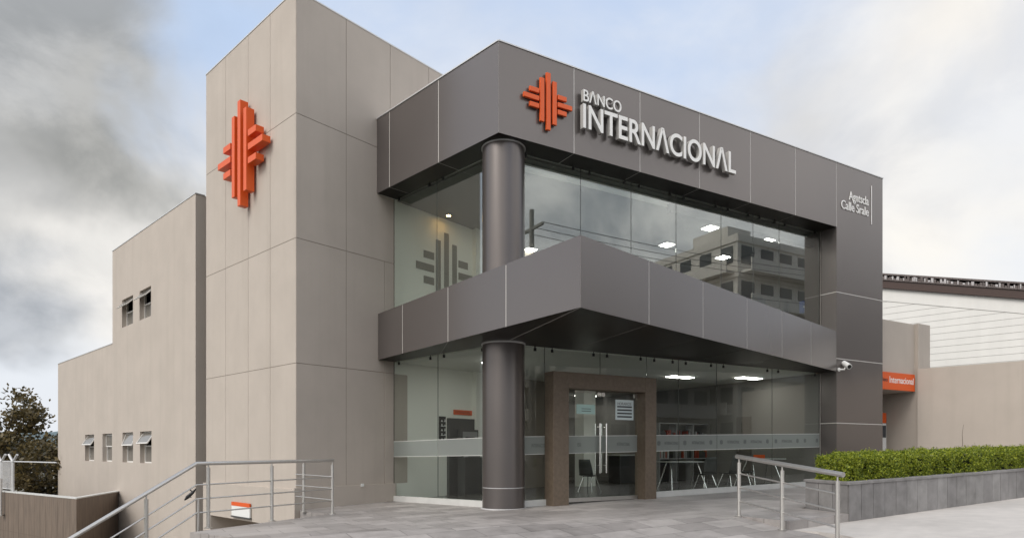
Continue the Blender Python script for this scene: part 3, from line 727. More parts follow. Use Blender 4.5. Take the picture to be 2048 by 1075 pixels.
# ------------------------------------------------------------------ emblems and lettering
def emblem(fr, s, z, k, t0, ext, bw, pitch, hb, rows, lmid, lshort, half, halfs, m, par, slant=0.0):
    """three upright bars flanked by two stacks of three short bars"""
    def bar(a, b, z0, z1):
        mb = MB(); mb.fbox(fr, a, b, t0, t0 + ext, z0, z1); mb.build('bar', m, par, bevel=.006 if ext > .05 else 0)
    bar(s - bw / 2, s + bw / 2, z - half, z + half)
    for q in (-1, 1): bar(s + q * pitch - bw / 2, s + q * pitch + bw / 2, z - halfs, z + halfs)
    e = pitch + bw / 2 + (pitch - bw) * .5
    for q in (-1, 1):
        for i, L_ in ((-1, lshort), (0, lmid), (1, lshort)):
            a, b = (s + e, s + e + L_) if q > 0 else (s - e - L_, s - e)
            zc = z + i * rows; bar(min(a, b), max(a, b), zc - hb / 2, zc + hb / 2)
es = FR.at(1099.5, .12); ez = FR.z(1099.5, 201, .12)
t = thing('wall_emblem', 'small orange three bar emblem beside the white lettering on grey fascia', 'emblem', FR.p(es, .05, ez), 'orange bar emblems')
emblem(FR, es, ez, 1, .03, .055, .100, .152, .096, .152, .36, .22, .58, .44, M_ORANGE, t)
es = TL.at(477.5, .26); ez = TL.z(477.5, 306, .26)
t = thing('wall_emblem', 'large orange three bar emblem high on the beige tower', 'emblem', TL.p(es, .05, ez), 'orange bar emblems')
FT = Frame(TL.o, -TL.u); FT.n = TL.n
emblem(FT, -es, ez, 1, .06, .20, .150, .315, .150, .32, .72, .40, 1.25, .97, M_ORANGE, t)
es = TR.at(892); ez = TR.z(892, 545)
t = thing('wall_emblem', 'flat grey three bar emblem on white upper room wall behind left glass', 'emblem', TR.p(es, .02, ez), 'orange bar emblems')
t['group'] = 'bar emblems'
emblem(TR, es, ez, 1, .014, .012, .17, .30, .19, .33, .62, .36, 1.05, .80, M_GREYMARK, t)
t = thing('wall_lettering', 'raised white bank lettering in two lines on grey fascia', 'lettering', FR.p(FR.at(1168), .05, 8))
tt = .06; z0 = FR.z(1169, 254.5, tt + .1)
mb = MB(); text_into(mb, FR, 'INTERN\u039bCION\u039bL', FR.at(1166.5, .16), FR.at(1472, .16), z0, .485, tt, .10, offset=.013, ret=True); mb.build('lettering', [M_LETTER, M_RETURN], t)
z1 = FR.z(1168, 200, .16)
mb = MB(); text_into(mb, FR, 'B\u039bNCO', FR.at(1168, .16), FR.at(1244, .16), z1, .232, tt, .085, offset=.010, ret=True); mb.build('lettering', [M_LETTER, M_RETURN], t)
t = thing('branch_lettering', 'small white branch name with vertical rule on the right pillar', 'lettering', FR.p(FR.at(1710), .02, 7))
mb = MB(); k = FR.z(1735, 408, .012)
text_into(mb, FR, 'Agntscla', FR.at(1697), FR.at(1736), FR.z(1718, 405.5), .235, .010, .012, offset=.006)
text_into(mb, FR, 'Calle Srale', FR.at(1681.5), FR.at(1736), FR.z(1709, 424.5), .235, .010, .012, offset=.006)
mb.build('lettering', M_LETTER, t)
mb = MB(); s = FR.at(1742); mb.fbox(FR, s - .012, s + .012, .010, .02, FR.z(1742, 449), FR.z(1742, 372)); mb.build('rule', M_LETTER, t)

# security camera on the pillar
s = FR.at(1689, .2); z = FR.z(1686, 738, .1)
t = thing('security_camera', 'white security camera on bracket at the right pillar', 'camera', FR.p(s, .01, z))
mb = MB(); mb.tube([FR.p(s + .03, .008, z), FR.p(s + .03, .03, z)], .055, 16); mb.tube([FR.p(s + .03, .03, z), FR.p(s + .14, .10, z), FR.p(s + .17, .12, z + .07)], .022, 10); mb.build('bracket', M_WHITE, t)
mb = MB(); a = FR.p(s + .25, .02, z + .19); b = FR.p(s + .13, .26, z + .06); mb.tube([a, b], .075, 18); mb.build('housing', M_WHITE, t)
d = (b - a).normalized(); mb = MB(); mb.tube([b - d * .01, b + d * .012], .055, 16); mb.build('lens', M_BLACK, t)

# ------------------------------------------------------------------ lights in the rooms
def ceiling_light(x, y, z, label, w=.32, l=.32, g='ceiling light panels'):
    t = thing('ceiling_light', label, 'ceiling light', (x, y, z), g)
    fr = Frame((x, y), FR.u)
    mb = MB(); mb.fbox(fr, -l / 2 - .03, l / 2 + .03, -w / 2 - .03, w / 2 + .03, z - .028, z - .002); mb.build('frame', M_WHITE, t)
    mb = MB(); mb.fbox(fr, -l / 2, l / 2, -w / 2, w / 2, z - .045, z - .0285); mb.build('diffuser', M_LIGHT, t)
zu = ZS - .036; zg = ZC0 - .013
for x, y, lab in ((5.48, 18.4, 'upper room light panel, highest of the four beside the right glass joints'), (4.64, 19.9, 'upper room light panel left of the other three on the right side'),
                  (7.57, 19.3, 'upper room light panel farthest right behind the upper glass'), (6.72, 21.2, 'upper room light panel lowest in view behind the upper glass'),
                  (-.36, 17.3, 'added upper room light panel, unseen behind the round column'), (.55, 20.4, 'upper room light panel seen just right of the round column')): ceiling_light(x, y, zu, lab)  # the panel behind the round column is added to brighten the upper room
for x, y, lab in ((4.93, 19.5, 'ground floor light panel, large and bright right of the brown portal'), (7.05, 19.8, 'ground floor light panel farthest right, near the grey inner wall'),  (.75, 21.7, 'ground floor light panel between round column and portal, upper one'),
                  (1.19, 28.2, 'ground floor light panel between round column and portal, lower one'), (2.9, 26.2, 'ground floor light panel seen through the glass door'), (-.30, 16.4, 'added ground floor light panel brightening the cash machine lobby, mostly behind the round column')): ceiling_light(x, y, zg, lab, .30, .85)  # the lobby panel is an added light, kept out of view by the column
s = TR.at(897, .35); p = TR.p(s, .35, ZS - .036)
t = thing('downlight', 'small warm downlight over the grey wall emblem upstairs', 'downlight', p)
mb = MB(); mb.cyl(p.x, p.y, p.z - .03, p.z - .002, .075, 20); mb.build('housing', M_WHITE, t)
mb = MB(); mb.cyl(p.x, p.y, p.z - .036, p.z - .0305, .055, 20); mb.build('lamp', M_WARM, t)

# ------------------------------------------------------------------ things inside, ground floor
fl = deck(0) + .014
s0, s1 = TR.at(898, .1), TR.at(950, .1)
t = thing('cash_machine', 'dark grey cash machine against white wall behind the left glass', 'cash machine', TR.p((s0 + s1) / 2, .3, fl))
zt = TR.z(920, 834, .5)
mb = MB(); mb.fbox(TR, s0, s1, .014, .10, -.1, zt); mb.build('back_panel', M_DARKGREY, t, bevel=.008)
mb = MB(); mb.fbox(TR, s0 + .3, s1 - .02, .11, .40, -.1, 1.0); mb.fbox(TR, s0 + .3, s1 - .02, .11, .25, 1.0, zt - .3); mb.build('cabinet', M_DARKGREY, t, bevel=.01)
mb = MB(); mb.fbox(TR, s0 + .36, s1 - .08, .255, .27, 1.15, zt - .36); mb.build('screen_surround', M_MIDGREY, t)
mb = MB(); mb.fbox(TR, s0 + .45, s1 - .2, .272, .276, 1.4, zt - .5); mb.build('screen', M_BLACK, t)
mb = MB(); mb.fbox(TR, s0 + .40, s1 - .12, .255, .42, 1.003, 1.1); mb.build('keypad', M_MIDGREY, t)
sp = (TR.at(878, .02), TR.at(891, .02))
t = thing('pictogram_board', 'tall black board of white symbols beside the cash machine', 'sign', TR.p(sp[0], .02, 1.6))
zz = (1.15, TR.z(885, 832))
mb = MB(); mb.fbox(TR, sp[0], sp[1], .014, .03, *zz); mb.build('board', M_BLACK, t)
mb = MB()
for i in range(7):
    for j in range(2):
        a = sp[0] + .06 + j * (sp[1] - sp[0]) * .48; z = zz[0] + .06 + i * (zz[1] - zz[0] - .08) / 7
        mb.fbox(TR, a, a + .07 + .03 * ((i + j) % 2), .031, .032, z, z + .02); mb.fbox(TR, a + .02, a + .05, .031, .032, z + .021, z + .05 + .02 * ((i * 3 + j) % 2))
mb.build('symbols', M_WHITE, t)
t = thing('orange_plate', 'narrow orange sign plate on the white wall above the cash machine', 'sign', TR.p(TR.at(923), .02, 2.2))
mb = MB(); mb.fbox(TR, TR.at(906), TR.at(942), .014, .04, TR.z(923, 829), TR.z(923, 819.5)); o = mb.build('plate', M_ORANGE, t)
mb = MB(); text_into(mb, TR, 'INTERNACIONAL', TR.at(909), TR.at(938), TR.z(923, 826.5), .065, .041, .002); mb.build('lettering', mat('dark_orange_ink', (.25, .03, .005), .5), t)

def chair(x, y, rz, label):
    z0 = deck(x) + .014
    t = thing('chair', label, 'chair', (x, y, z0), 'grey shell chairs at the tables')
    c, s_ = math.cos(rz), math.sin(rz)
    def P(a, b, z): return Vector((x + a * c - b * s_, y + a * s_ + b * c, z0 + z))
    mb = MB(); n = 6
    for i in range(n):
        for j in range(6):
            def q(i, j):
                u = -1 + 2 * i / n; v = -1 + 2 * j / 6
                return P(.22 * u * (1 - .12 * v * v), .22 * v, .45 + .03 * u * u - .02 * (1 - v * v))
            mb.face([q(i, j), q(i + 1, j), q(i + 1, j + 1), q(i, j + 1)], smooth=True)
    o = mb.build('seat', M_CHAIR, t, weld=True); so = o.modifiers.new('thick', 'SOLIDIFY'); so.thickness = .018
    mb = MB()
    for i in range(n):
        for j in range(6):
            def q(i, j):
                u = -1 + 2 * i / n; v = j / 6
                return P(.22 * u * (1 - .2 * v * v), .21 + .10 * v - .05 * u * u, .46 + .42 * v)
            mb.face([q(i, j), q(i + 1, j), q(i + 1, j + 1), q(i, j + 1)], smooth=True)
    o = mb.build('backrest', M_CHAIR, t, weld=True); so = o.modifiers.new('thick', 'SOLIDIFY'); so.thickness = .018
    for a in (-1, 1):
        for b in (-1, 1):
            mb = MB(); mb.tube([P(.12 * a, .10 * b, .44), P(.22 * a, .24 * b, 0)], .014, 10); mb.build('leg', M_CHROME, t)
def table(x, y, rz, L_, W_2, label):
    z0 = deck(x) + .014
    t = thing('table', label, 'table', (x, y, z0), 'tables inside the glazed hall')
    c, s_ = math.cos(rz), math.sin(rz)
    def P(a, b, z): return Vector((x + a * c - b * s_, y + a * s_ + b * c, z0 + z))
    mb = MB(); mb.hexa([P(-L_, -W_2, .76), P(L_, -W_2, .76), P(L_, W_2, .76), P(-L_, W_2, .76), P(-L_, -W_2, .79), P(L_, -W_2, .79), P(L_, W_2, .79), P(-L_, W_2, .79)]); mb.build('tabletop', M_TABLE, t, bevel=.005)
    for a in (-1, 1):
        for b in (-1, 1):
            mb = MB(); mb.tube([P(a * (L_ - .22), b * .10, .76), P(a * (L_ - .08), b * (W_2 - .03), 0)], .018, 10); mb.build('leg', M_CHROME, t)
table(4.45, 17.4, R(20), .62, .38, 'pale table with splayed steel legs right of the brown portal')
table(7.05, 18.9, R(24), .60, .38, 'pale table behind the outdoor railing, partly hidden by chairs')
chair(5.05, 17.35, R(200), 'grey shell chair at right end of the pale table by the portal')
chair(5.75, 17.6, R(215), 'tall backed grey shell chair, nearest one to the glass')
chair(6.35, 18.2, R(60), 'grey shell chair between tall backed chair and hidden table')
chair(2.1, 18.0, R(140), 'grey shell chair seen through the left door leaf')
chair(1.15, 17.6, R(100), 'grey shell chair between the round column and the portal')
# reception desk, back counter with shelves
t = thing('reception_desk', 'dark reception desk with pale top seen through the door', 'desk', (4.6, 22.4, .1))
mb = MB(); fr = Frame((3.6, 22.2), FR.u); mb.fbox(fr, 0, 2.6, -.6, 0, 0, 1.0); mb.build('body', M_DARKGREY, t, bevel=.01)
mb = MB(); mb.fbox(fr, -.05, 2.65, -.65, .06, 1.003, 1.045); mb.build('top', M_SILL, t, bevel=.005)
t = thing('shelf_unit', 'dark open shelf unit with files along the back of the hall', 'shelves', (5.0, 21.0, .1))
fr = Frame((4.75, 21.4), FR.u); mb = MB()
for z in (.9, 1.5, 2.05): mb.fbox(fr, 0, 2.3, -.35, 0, z, z + .03)
for s in (0, .75, 1.5, 2.28): mb.fbox(fr, s, s + .025, -.35, -.002, .1, 2.05)
mb.build('frame', M_MIDGREY, t)
mb = MB(); rr = random.Random(3)
for z in (.93, 1.53):
    s = .06
    while s < 2.2:
        w = rr.uniform(.03, .07)
        if rr.random() < .75: mb.fbox(fr, s, s + w, -.3, -.05, z + .001, z + rr.uniform(.2, .34), rr.choice((0, 0, 0, 1, 2)))
        s += w + .004
mb.build('files', [M_DARKGREY, M_MIDGREY, mat('red_file', (.20, .03, .015), .6)], t)
t = thing('desk_sign', 'orange topped desk sign on the table behind the railing', 'sign', (7.0, 18.8, .95))
mb = MB(); fr = Frame((6.85, 18.8), FR.u); mb.fbox(fr, 0, .45, -.03, 0, .955, 1.06); mb.build('plate', M_ORANGE, t)

zf = ZC1 - .118; c0, c1 = GFR.at(1440, -.8), GFR.at(1600, -.8)
t = thing('counter', 'pale work counter just inside the upper right glazing', 'counter', GFR.p(c0, -1.1, zf))
mb = MB(); mb.fbox(GFR, c0, c1, -1.4, -.85, zf, zf + .72); mb.build('body', M_MIDGREY, t)
mb = MB(); mb.fbox(GFR, c0 - .03, c1 + .03, -1.43, -.8, zf + .722, zf + .755); mb.build('top', M_SILL, t)
for i, (x, lab) in enumerate(((1462, 'black monitor on the upper counter, leftmost one'), (1515, 'black monitor in the middle of the upper counter'), (1578, 'black monitor on the upper counter, rightmost one'))):
    s_ = GFR.at(x, -1.1); z = zf + .756
    t = thing('monitor', lab, 'monitor', GFR.p(s_, -1.1, z), 'monitors on the upper counter')
    mb = MB(); mb.fbox(GFR, s_ - .11, s_ + .11, -1.16, -1.02, z, z + .015); mb.fbox(GFR, s_ - .02, s_ + .02, -1.10, -1.07, z + .015, z + .14); mb.build('stand', M_MIDGREY, t)
    mb = MB(); mb.fbox(GFR, s_ - .27, s_ + .27, -1.068, -1.03, z + .11, z + .46); mb.build('screen', M_BLACK, t, bevel=.006)
s_ = GFR.at(1608, -.5); z = GFR.z(1608, 613, -.5)
t = thing('blue_sign', 'small blue hanging sign at the right end of the upper glazing', 'sign', GFR.p(s_, -.5, z))
mb = MB(); mb.fbox(GFR, s_ - .04, s_ + .04, -.62, -.5, z - .17, z + .17); mb.build('panel', mat('blue_sign_paint', (.015, .05, .22), .4), t)
mb = MB(); mb.fbox(GFR, s_ - .03, s_ + .03, -.4995, -.497, z - .02, z + .02); mb.build('print', M_WHITE, t)
# ------------------------------------------------------------------ railings
def post(mb, p, z0, z1, r=.030): mb.cyl(p[0], p[1], z0, z1, r, 16); mb.cyl(p[0], p[1], z0, z0 + .012, r + .035, 16); mb.cyl(p[0], p[1], z1, z1 + .055, .012, 10)
A_ = Vector((-5.06, 11.08)); B_ = Vector((-4.31, 12.03)); C_ = Vector((-3.56, 13.18)); D_ = Vector((-4.32, 13.79)); Dw = Vector((-4.54, 13.965))
sd = Vector((-.581, -.814)); bend = A_ + sd * .205
t = thing('stair_railing', 'long steel railing along the plaza edge bending down the stairs', 'railing', (C_.x, C_.y, deck(C_.x)))
B_ = A_ + (C_ - A_) * ((B_ - A_).dot(C_ - A_) / (C_ - A_).length_squared)
zr = .985
def v3(p, z): return Vector((p.x, p.y, z))
sl = .56
mb = MB(); end = bend + sd * 3.3
mb.tube([v3(C_ + (C_ - A_).normalized() * .03, zr), v3(bend, zr - .02), v3(end, zr - .02 - sl * 3.3)], .032, 18); mb.build('handrail', M_STEEL, t)
for p in (A_, B_, C_, D_):
    mb = MB(); post(mb, p, deck(p.x), zr - .085); mb.build('post', M_STEEL, t)
for k in (.80, 2.2):
    p = bend + sd * k; mb = MB(); zz = zr - .02 - sl * k; post(mb, p, zz - 1.15, zz - .085); mb.build('post', M_STEEL, t)
for h in (.27, .50, .73):
    mb = MB()
    zz = lambda p: deck(p.x) + h
    mb.tube([v3(C_, zz(C_)), v3(bend, zz(bend)), v3(end, zz(bend) - sl * 3.3)], .013, 10)
    mb.tube([v3(C_, zz(C_) + .01), v3(Dw, zz(C_) + .03)], .012, 10)
    mb.build('rail', M_STEEL, t)
p = bend + Vector((.02, .02)); mb = MB(); mb.cyl(p.x, p.y, deck(p.x) - .1, deck(p.x) + .50, .02, 12); mb.build('stub_post', M_STEEL, t)
# right railing beside the ramp
g = Vector((3.80, 11.13)); rd = Vector((.34, -.94)).normalized()
t = thing('ramp_railing', 'short steel railing beside the ramp in front of planter', 'railing', (g.x, g.y, deck(g.x)))
stops = [0, 1.0, 2.06]
zt_ = lambda k: 1.075 - .105 * k
mb = MB(); a = g - rd * .06; b = g + rd * 2.16; mb.tube([v3(a, zt_(-.06)), v3(b, zt_(2.16))], .036, 18); mb.build('handrail', M_STEEL, t)
for k in stops:
    p = g + rd * k; mb = MB(); post(mb, p, ramp_z(p.x, p.y), zt_(k) - .095); mb.build('post', M_STEEL, t)
for h in (.24, .47, .70):
    mb = MB(); mb.tube([v3(g, zt_(0) - .98 + h), v3(g + rd * 2.06, zt_(2.06) - .98 + h)], .013, 10); mb.build('rail', M_STEEL, t)

# ------------------------------------------------------------------ planter and hedge
PFR = Frame(PC, FR.u)
pl_dir = Vector((-.17, 1.1)).normalized()
t = thing('planter', 'long grey slate planter wall holding the clipped hedge', 'planter', (PC[0], PC[1], 0))
def ptop(x): return .655 + .026 * (x - 5.62)
mb = MB(); L_ = 13.0
def pbox(mb, s0, s1, t0, t1, lo, hi, m=0):
    c = []
    for f in (lo, hi):
        for (s, tt) in ((s0, t0), (s1, t0), (s1, t1), (s0, t1)):
            q = PFR.p(s - .40 * tt, tt, 0); c.append((q.x, q.y, f(q.x)))
    mb.hexa(c, m)
pbox(mb, .012, L_, -1.15, -.012, lambda x: -.4, lambda x: ptop(x) - .06, 1)
w_ = .345; s = 0.0; i = 0; rr = random.Random(5)
while s < L_ - .1:
    e = rr.uniform(-.0015, .0015)
    pbox(mb, s + .004, min(s + w_ - .004, L_), -.012, .010 + e, lambda x: -.4, lambda x: ptop(x) - .05, 2 + (rr.random() < .45)); s += w_; i += 1
for k in range(3):
    a = -.012 - k * .375
    pbox(mb, -.010, .012, a - .367, a - .004, lambda x: -.1, lambda x: ptop(x) - .05, 2 + k % 2)
mb.build('wall', [M_PLANTER, M_STUCCO_JOINT, M_PLANTER, tile_mat('slate_planter_pale', (.23, .222, .218), (.30, .288, .28), (.1, .1, .1), 50, 50, 0, .001, .5, .6, .3, .34, 4)], t)
mb = MB(); pbox(mb, -.03, L_, -.22, .03, lambda x: ptop(x) - .049, lambda x: ptop(x)); pbox(mb, -.03, .2, -1.17, -.222, lambda x: ptop(x) - .049, lambda x: ptop(x)); pbox(mb, .2, L_, -1.17, -1.0, lambda x: ptop(x) - .049, lambda x: ptop(x))
mb.build('coping', M_PLANTER, t, bevel=.006)
mb = MB(); pbox(mb, .2, L_, -1.0, -.22, lambda x: ptop(x) - .1, lambda x: ptop(x) - .02); mb.build('soil', M_EARTH, t)
# hedge: leaves scattered over and just inside a lumpy clipped body
def leaf_mesh(name, pts, m, parent=None, size=(.018, .034), up=.35, seed=1):
    rr = random.Random(seed); V = []; Fc = []
    for (p, nrm, k) in pts:
        a = rr.uniform(*size) * k
        d = Vector((rr.gauss(0, 1), rr.gauss(0, 1), rr.gauss(0, 1))); d = (d.normalized() + nrm * .9).normalized()
        e = d.cross(Vector((rr.gauss(0, 1), rr.gauss(0, 1), rr.gauss(0, 1)))).normalized()
        f = d.cross(e) * .55
        b = len(V); V += [p - e * a, p + f * a, p + e * a, p - f * a]; Fc.append((b, b + 1, b + 2, b + 3))
    off = wloc(parent) if parent else Vector()
    me = bpy.data.meshes.new(name); me.from_pydata([v - off for v in V], [], Fc); me.materials.append(m); me.update()
    o = bpy.data.objects.new(name, me); COL.objects.link(o)
    if parent: o.parent = parent
    return o
from mathutils import noise as mn
hg = thing('hedge', 'bright green clipped hedge filling the slate planter', 'hedge', (PC[0] + .5, PC[1] + .6, .6))
rr = random.Random(11); pts = []
HS0, HS1, HT0, HT1, HH = .13, L_ - .1, -1.0, -.12, .46
def hedge_pt(s, tt, h, nrm_s, nrm_t, nrm_z):
    q = PFR.p(s - .40 * tt, tt, 0)
    lump = mn.noise(Vector((s * 2.1, tt * 2.1, h * 2.5))) * .085 + mn.noise(Vector((s * 6, tt * 6, h * 6))) * .03
    nv = PFR.u * nrm_s + PFR.n * nrm_t; n3 = Vector((nv.x, nv.y, nrm_z))
    return Vector((q.x, q.y, ptop(q.x) - .02 + h)) + n3 * lump, n3
def rnd(r): return r * .06
for i in range(125000):
    u = rr.random()
    dens = 1.0
    s = HS0 + (HS1 - HS0) * (rr.random() ** 1.35)
    dp = abs(rr.gauss(0, .045))
    if u < .50: tt, h, nn = HT1 - dp, rr.random() ** .8 * HH, (0, 1, 0)
    elif u < .90: tt, h, nn = rr.uniform(HT0, HT1), HH - dp, (0, 0, 1)
    elif u < .97: s, tt, h, nn = HS0 + dp, rr.uniform(HT0, HT1), rr.random() * HH, (-1, 0, 0)
    else: tt, h, nn = HT0 + dp, rr.random() * HH, (0, -1, 0)
    # rounded shoulders
    ex = max(0, (h - (HH - .14)) / .14); ey = max(0, (tt - (HT1 - .14)) / .14); exx = max(0, ((HS0 + .2) - s) / .2)
    if ex * ex + ey * ey + exx * exx > 1.0 and rr.random() < .92: continue
    p, n3 = hedge_pt(s, tt, h, *nn)
    sprig = mn.noise(Vector((s * 14, tt * 14, h * 14)))
    sprig += .8 * mn.noise(Vector((s * 6.5, tt * 6.5, h * 6.5)))
    if sprig < -.16 and rr.random() < .88: continue
    if sprig > .25 and rr.random() < .35: p = p + n3 * rr.uniform(.01, .055)
    pts.append((p + n3 * max(0, rr.gauss(0, .014)), n3, 1.0 if rr.random() < .9 else 1.35))
leaf_mesh('foliage', pts, M_HEDGE, hg, (.011, .022), seed=2)
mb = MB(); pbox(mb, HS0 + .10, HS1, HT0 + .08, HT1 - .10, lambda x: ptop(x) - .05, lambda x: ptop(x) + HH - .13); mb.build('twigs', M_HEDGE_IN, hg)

# ------------------------------------------------------------------ right hand side: entrance and neighbours
RW = Frame(FR.p(S_END, -.6, 0).xy, FR.u)
t = thing('side_entrance', 'beige wall bay with a recessed doorway right of the grey pillar', 'building', RW.p(1, 0, 0))
e0 = 0.02; e1 = RW.at(1829); zt = 5.25; zo = RW.z(1800, 781)
mb = MB(); mb.fbox(RW, e0, e1, -1.6, 0, zo, zt); mb.fbox(RW, e1, RW.at(1860, .12), -1.6, .12, -.2, zt + .02); mb.build('wall', M_STUCCO, t)
mb = MB(); mb.fbox(RW, e0 - .3, e1 + .4, -4.9, -4.6, -.2, zo + .5, 0); mb.fbox(RW, e0 - .3, e1 + .4, -4.6, -1.6, zo, zo + .3, 0); mb.fbox(RW, e1 + .1, e1 + .4, -4.6, -1.6, -.2, zo, 0); mb.build('recess_wall', M_STUCCO, t)
mb = MB(); a, b = RW.at(1789, -4.55), RW.at(1812, -4.55); mb.fbox(RW, a, b, -4.6, -4.56, .6, 1.68); o = mb.build('hatch', M_WFRAME, t)
mb = MB(); mb.fbox(RW, a + .05, b - .05, -4.558, -4.55, .65, 1.63); mb.build('pane', M_BLACK, o)
t = thing('entrance_sign', 'long orange sign with white lettering over the side doorway', 'sign', RW.p(1, .03, zo + .3))
z1 = RW.z(1800, 746.5); sa, sb = e0, RW.at(1829, .05)
mb = MB(); mb.fbox(RW, sa, sb, .003, .06, zo + .01, z1); mb.build('panel', M_ORANGE, t)
mb = MB(); text_into(mb, RW, 'Internacional', RW.at(1779, .06), RW.at(1827, .06), RW.z(1803, 767), .20, .061, .004, 0, offset=.008); mb.build('lettering', M_LETTER, t)
mb = MB(); text_into(mb, RW, 'banco', RW.at(1765.5, .06), RW.at(1775, .06), RW.z(1770, 762), .12, .061, .004); mb.build('lettering', M_INK, t)
t = thing('totem_sign', 'narrow standing sign with orange head beside the grey pillar', 'sign', RW.p(.2, .0, .2))
ta, tb = RW.at(1764, -.84), RW.at(1772.5, -.84); zz = lambda y: RW.z(1768, y, -.84)
mb = MB(); mb.fbox(RW, ta, tb, -.9, -.84, .2, zz(846), 0); mb.build('panel', M_WHITE, t)
mb = MB(); mb.fbox(RW, ta, tb, -.9, -.835, zz(845), zz(825)); mb.build('head', M_ORANGE, t)
mb = MB(); mb.fbox(RW, ta, tb - .03, -.838, -.83, zz(874), zz(850)); mb.build('print', M_INK, t)
# beige boundary wall coming towards the street
bw0 = RW.p(RW.at(1835, .13), .13, 0)
BW = Frame(bw0.xy, (.698, -.716)); BW.n = Vector((-.716, -.698))
zbw = EYE + (900 - 737) / F * bw0.y
mb = MB(); mb.fbox(BW, 0, 9, -.25, 0, -.6, zbw); o = mb.build('boundary_wall', M_STUCCO); tag(o, 'long plain beige boundary wall behind the hedge', 'wall')
# stem growing behind the hedge
p = BW.p(BW.at(1929), .25, 0); t = thing('sapling', 'thin bare stem rising behind the hedge', 'plant', (p.x, p.y, .1))
mb = MB(); zs = EYE + (900 - 848) / F * p.y; mb.tube([(p.x, p.y, .1), (p.x + .02, p.y, 1.0), (p.x - .01, p.y, zs - .3), (p.x + .03, p.y, zs)], [.008, .007, .005, .003], 6); mb.build('stem', M_BARK, t)
# white gabled hall
NB = Frame((17.8, 32.0), (.698, -.716)); NB.n = Vector((-.716, -.698))
t = thing('white_hall', 'white boarded hall with brown eaves and tiled roof edge', 'building', (17.8, 32, 0))
sl_ = (NB.z(2048, 575 + 22) - NB.z(1765, 575)) / (NB.at(2048) - NB.at(1765))
zg0 = NB.z(1765, 576)
def rake(s, dz=0): return zg0 + sl_ * s + dz
mb = MB(); s0, s1 = -6.0, 22.0
mb.hexa([NB.p(s0, -8, -1), NB.p(s1, -8, -1), NB.p(s1, 0, -1), NB.p(s0, 0, -1), NB.p(s0, -8, rake(s0)), NB.p(s1, -8, rake(s1)), NB.p(s1, 0, rake(s1)), NB.p(s0, 0, rake(s0))], 1)
# boards: each lies 12 mm proud, cut by the rake
h = .30; z = .2; band_ = -.62
while z < zg0 + 2.4:
    # board from s0 to where the raking band starts
    zt2 = z + h - .014
    send = min(s1, (zg0 + band_ - zt2) / -sl_)
    if send > s0 + .05:
        sb = min(s1, (zg0 + band_ - z) / -sl_)
        mb.hexa([NB.p(s0, .001, z), NB.p(sb, .001, z), NB.p(sb, .014, z), NB.p(s0, .014, z), NB.p(s0, .001, zt2), NB.p(send, .001, zt2), NB.p(send, .010, zt2), NB.p(s0, .010, zt2)], 0)
    z += h
mb.hexa([NB.p(s0, .001, rake(s0, band_ + .02)), NB.p(s1, .001, rake(s1, band_ + .02)), NB.p(s1, .03, rake(s1, band_ + .02)), NB.p(s0, .03, rake(s0, band_ + .02)), NB.p(s0, .001, rake(s0)), NB.p(s1, .001, rake(s1)), NB.p(s1, .03, rake(s1)), NB.p(s0, .03, rake(s0))], 0)
mb.build('wall', [M_WHITE_SIDING, M_SIDING_GAP], t)
def rbox(mb, a, b, t0, t1, d0, d1, m=0):
    mb.hexa([NB.p(a, t0, rake(a, d0)), NB.p(b, t0, rake(b, d0)), NB.p(b, t1, rake(b, d0)), NB.p(a, t1, rake(a, d0)), NB.p(a, t0, rake(a, d1)), NB.p(b, t0, rake(b, d1)), NB.p(b, t1, rake(b, d1)), NB.p(a, t1, rake(a, d1))], m)
mb = MB(); rbox(mb, s0, s1, -8, .18, .002, .36); mb.build('eaves_board', M_RUST, t)
mb = MB(); rbox(mb, s0, s1, -8, .24, .363, .42); rbox(mb, s0, s1, -8, .20, .62, .70)
s = s0; rr = random.Random(9)
while s < s1 - .3:
    w = rr.uniform(.05, .13); rbox(mb, s, s + w * .8, -.3, .22 + rr.uniform(-.06, .03), .42, .60 + rr.uniform(-.10, .02), 1 if rr.random() < .42 else 0); s += w
mb.build('roof', [M_ROOFTILE, mat('pale_tile_end', (.42, .40, .40), .8, var=.3, vscale=9)], t)

# ------------------------------------------------------------------ left hand side
BR = Frame((-13.1, 20.0), (-4.8, 3.4)); BR.n = Vector((-BR.u.y * -1, 0)) if False else Vector((BR.u.y * -1, BR.u.x)) * 1
if BR.n.y > 0: BR.n = -BR.n
BR2d = Vector((-13.9, 23.5)) - Vector((-13.1, 20.0))
t = thing('brown_wall', 'brown timber look boundary wall with pale coping at lower left', 'wall', (-13.1, 20, -3))
q0 = Vector((-13.1, 20.0)); q1 = q0 + BR.u * 12; q2 = q0 + BR2d * 1.3
mb = MB(); inner = BR.u * .3 + BR2d.normalized() * .3
mb.prism([p2(q0), p2(q1), p2(q1 + BR2d.normalized() * .3), p2(q0 + inner), p2(q2 + BR.u * .3), p2(q2)], -3.6, -.28)
mb.build('wall_body', M_BROWNWALL, t)
mb = MB(); e = .015
mb.prism([p2(q0 - inner * .05), p2(q1), p2(q1 + BR2d.normalized() * .32), p2(q0 + inner * 1.05), p2(q2 + BR.u * .31), p2(q2 - BR.u * .015)], -.28, -.245)
mb.build('coping', M_SILL, t)
mb = MB()
for k in range(1, 26):
    s = k * .45; mb.fbox(BR, s, s + .006, .001, .003, -3.6, -.30)
mb.fbox(BR, 0, 12, .001, .003, -1.62, -1.612)
mb.build('plank_joint', mat('plank_joint', (.13, .098, .075), .8), t)
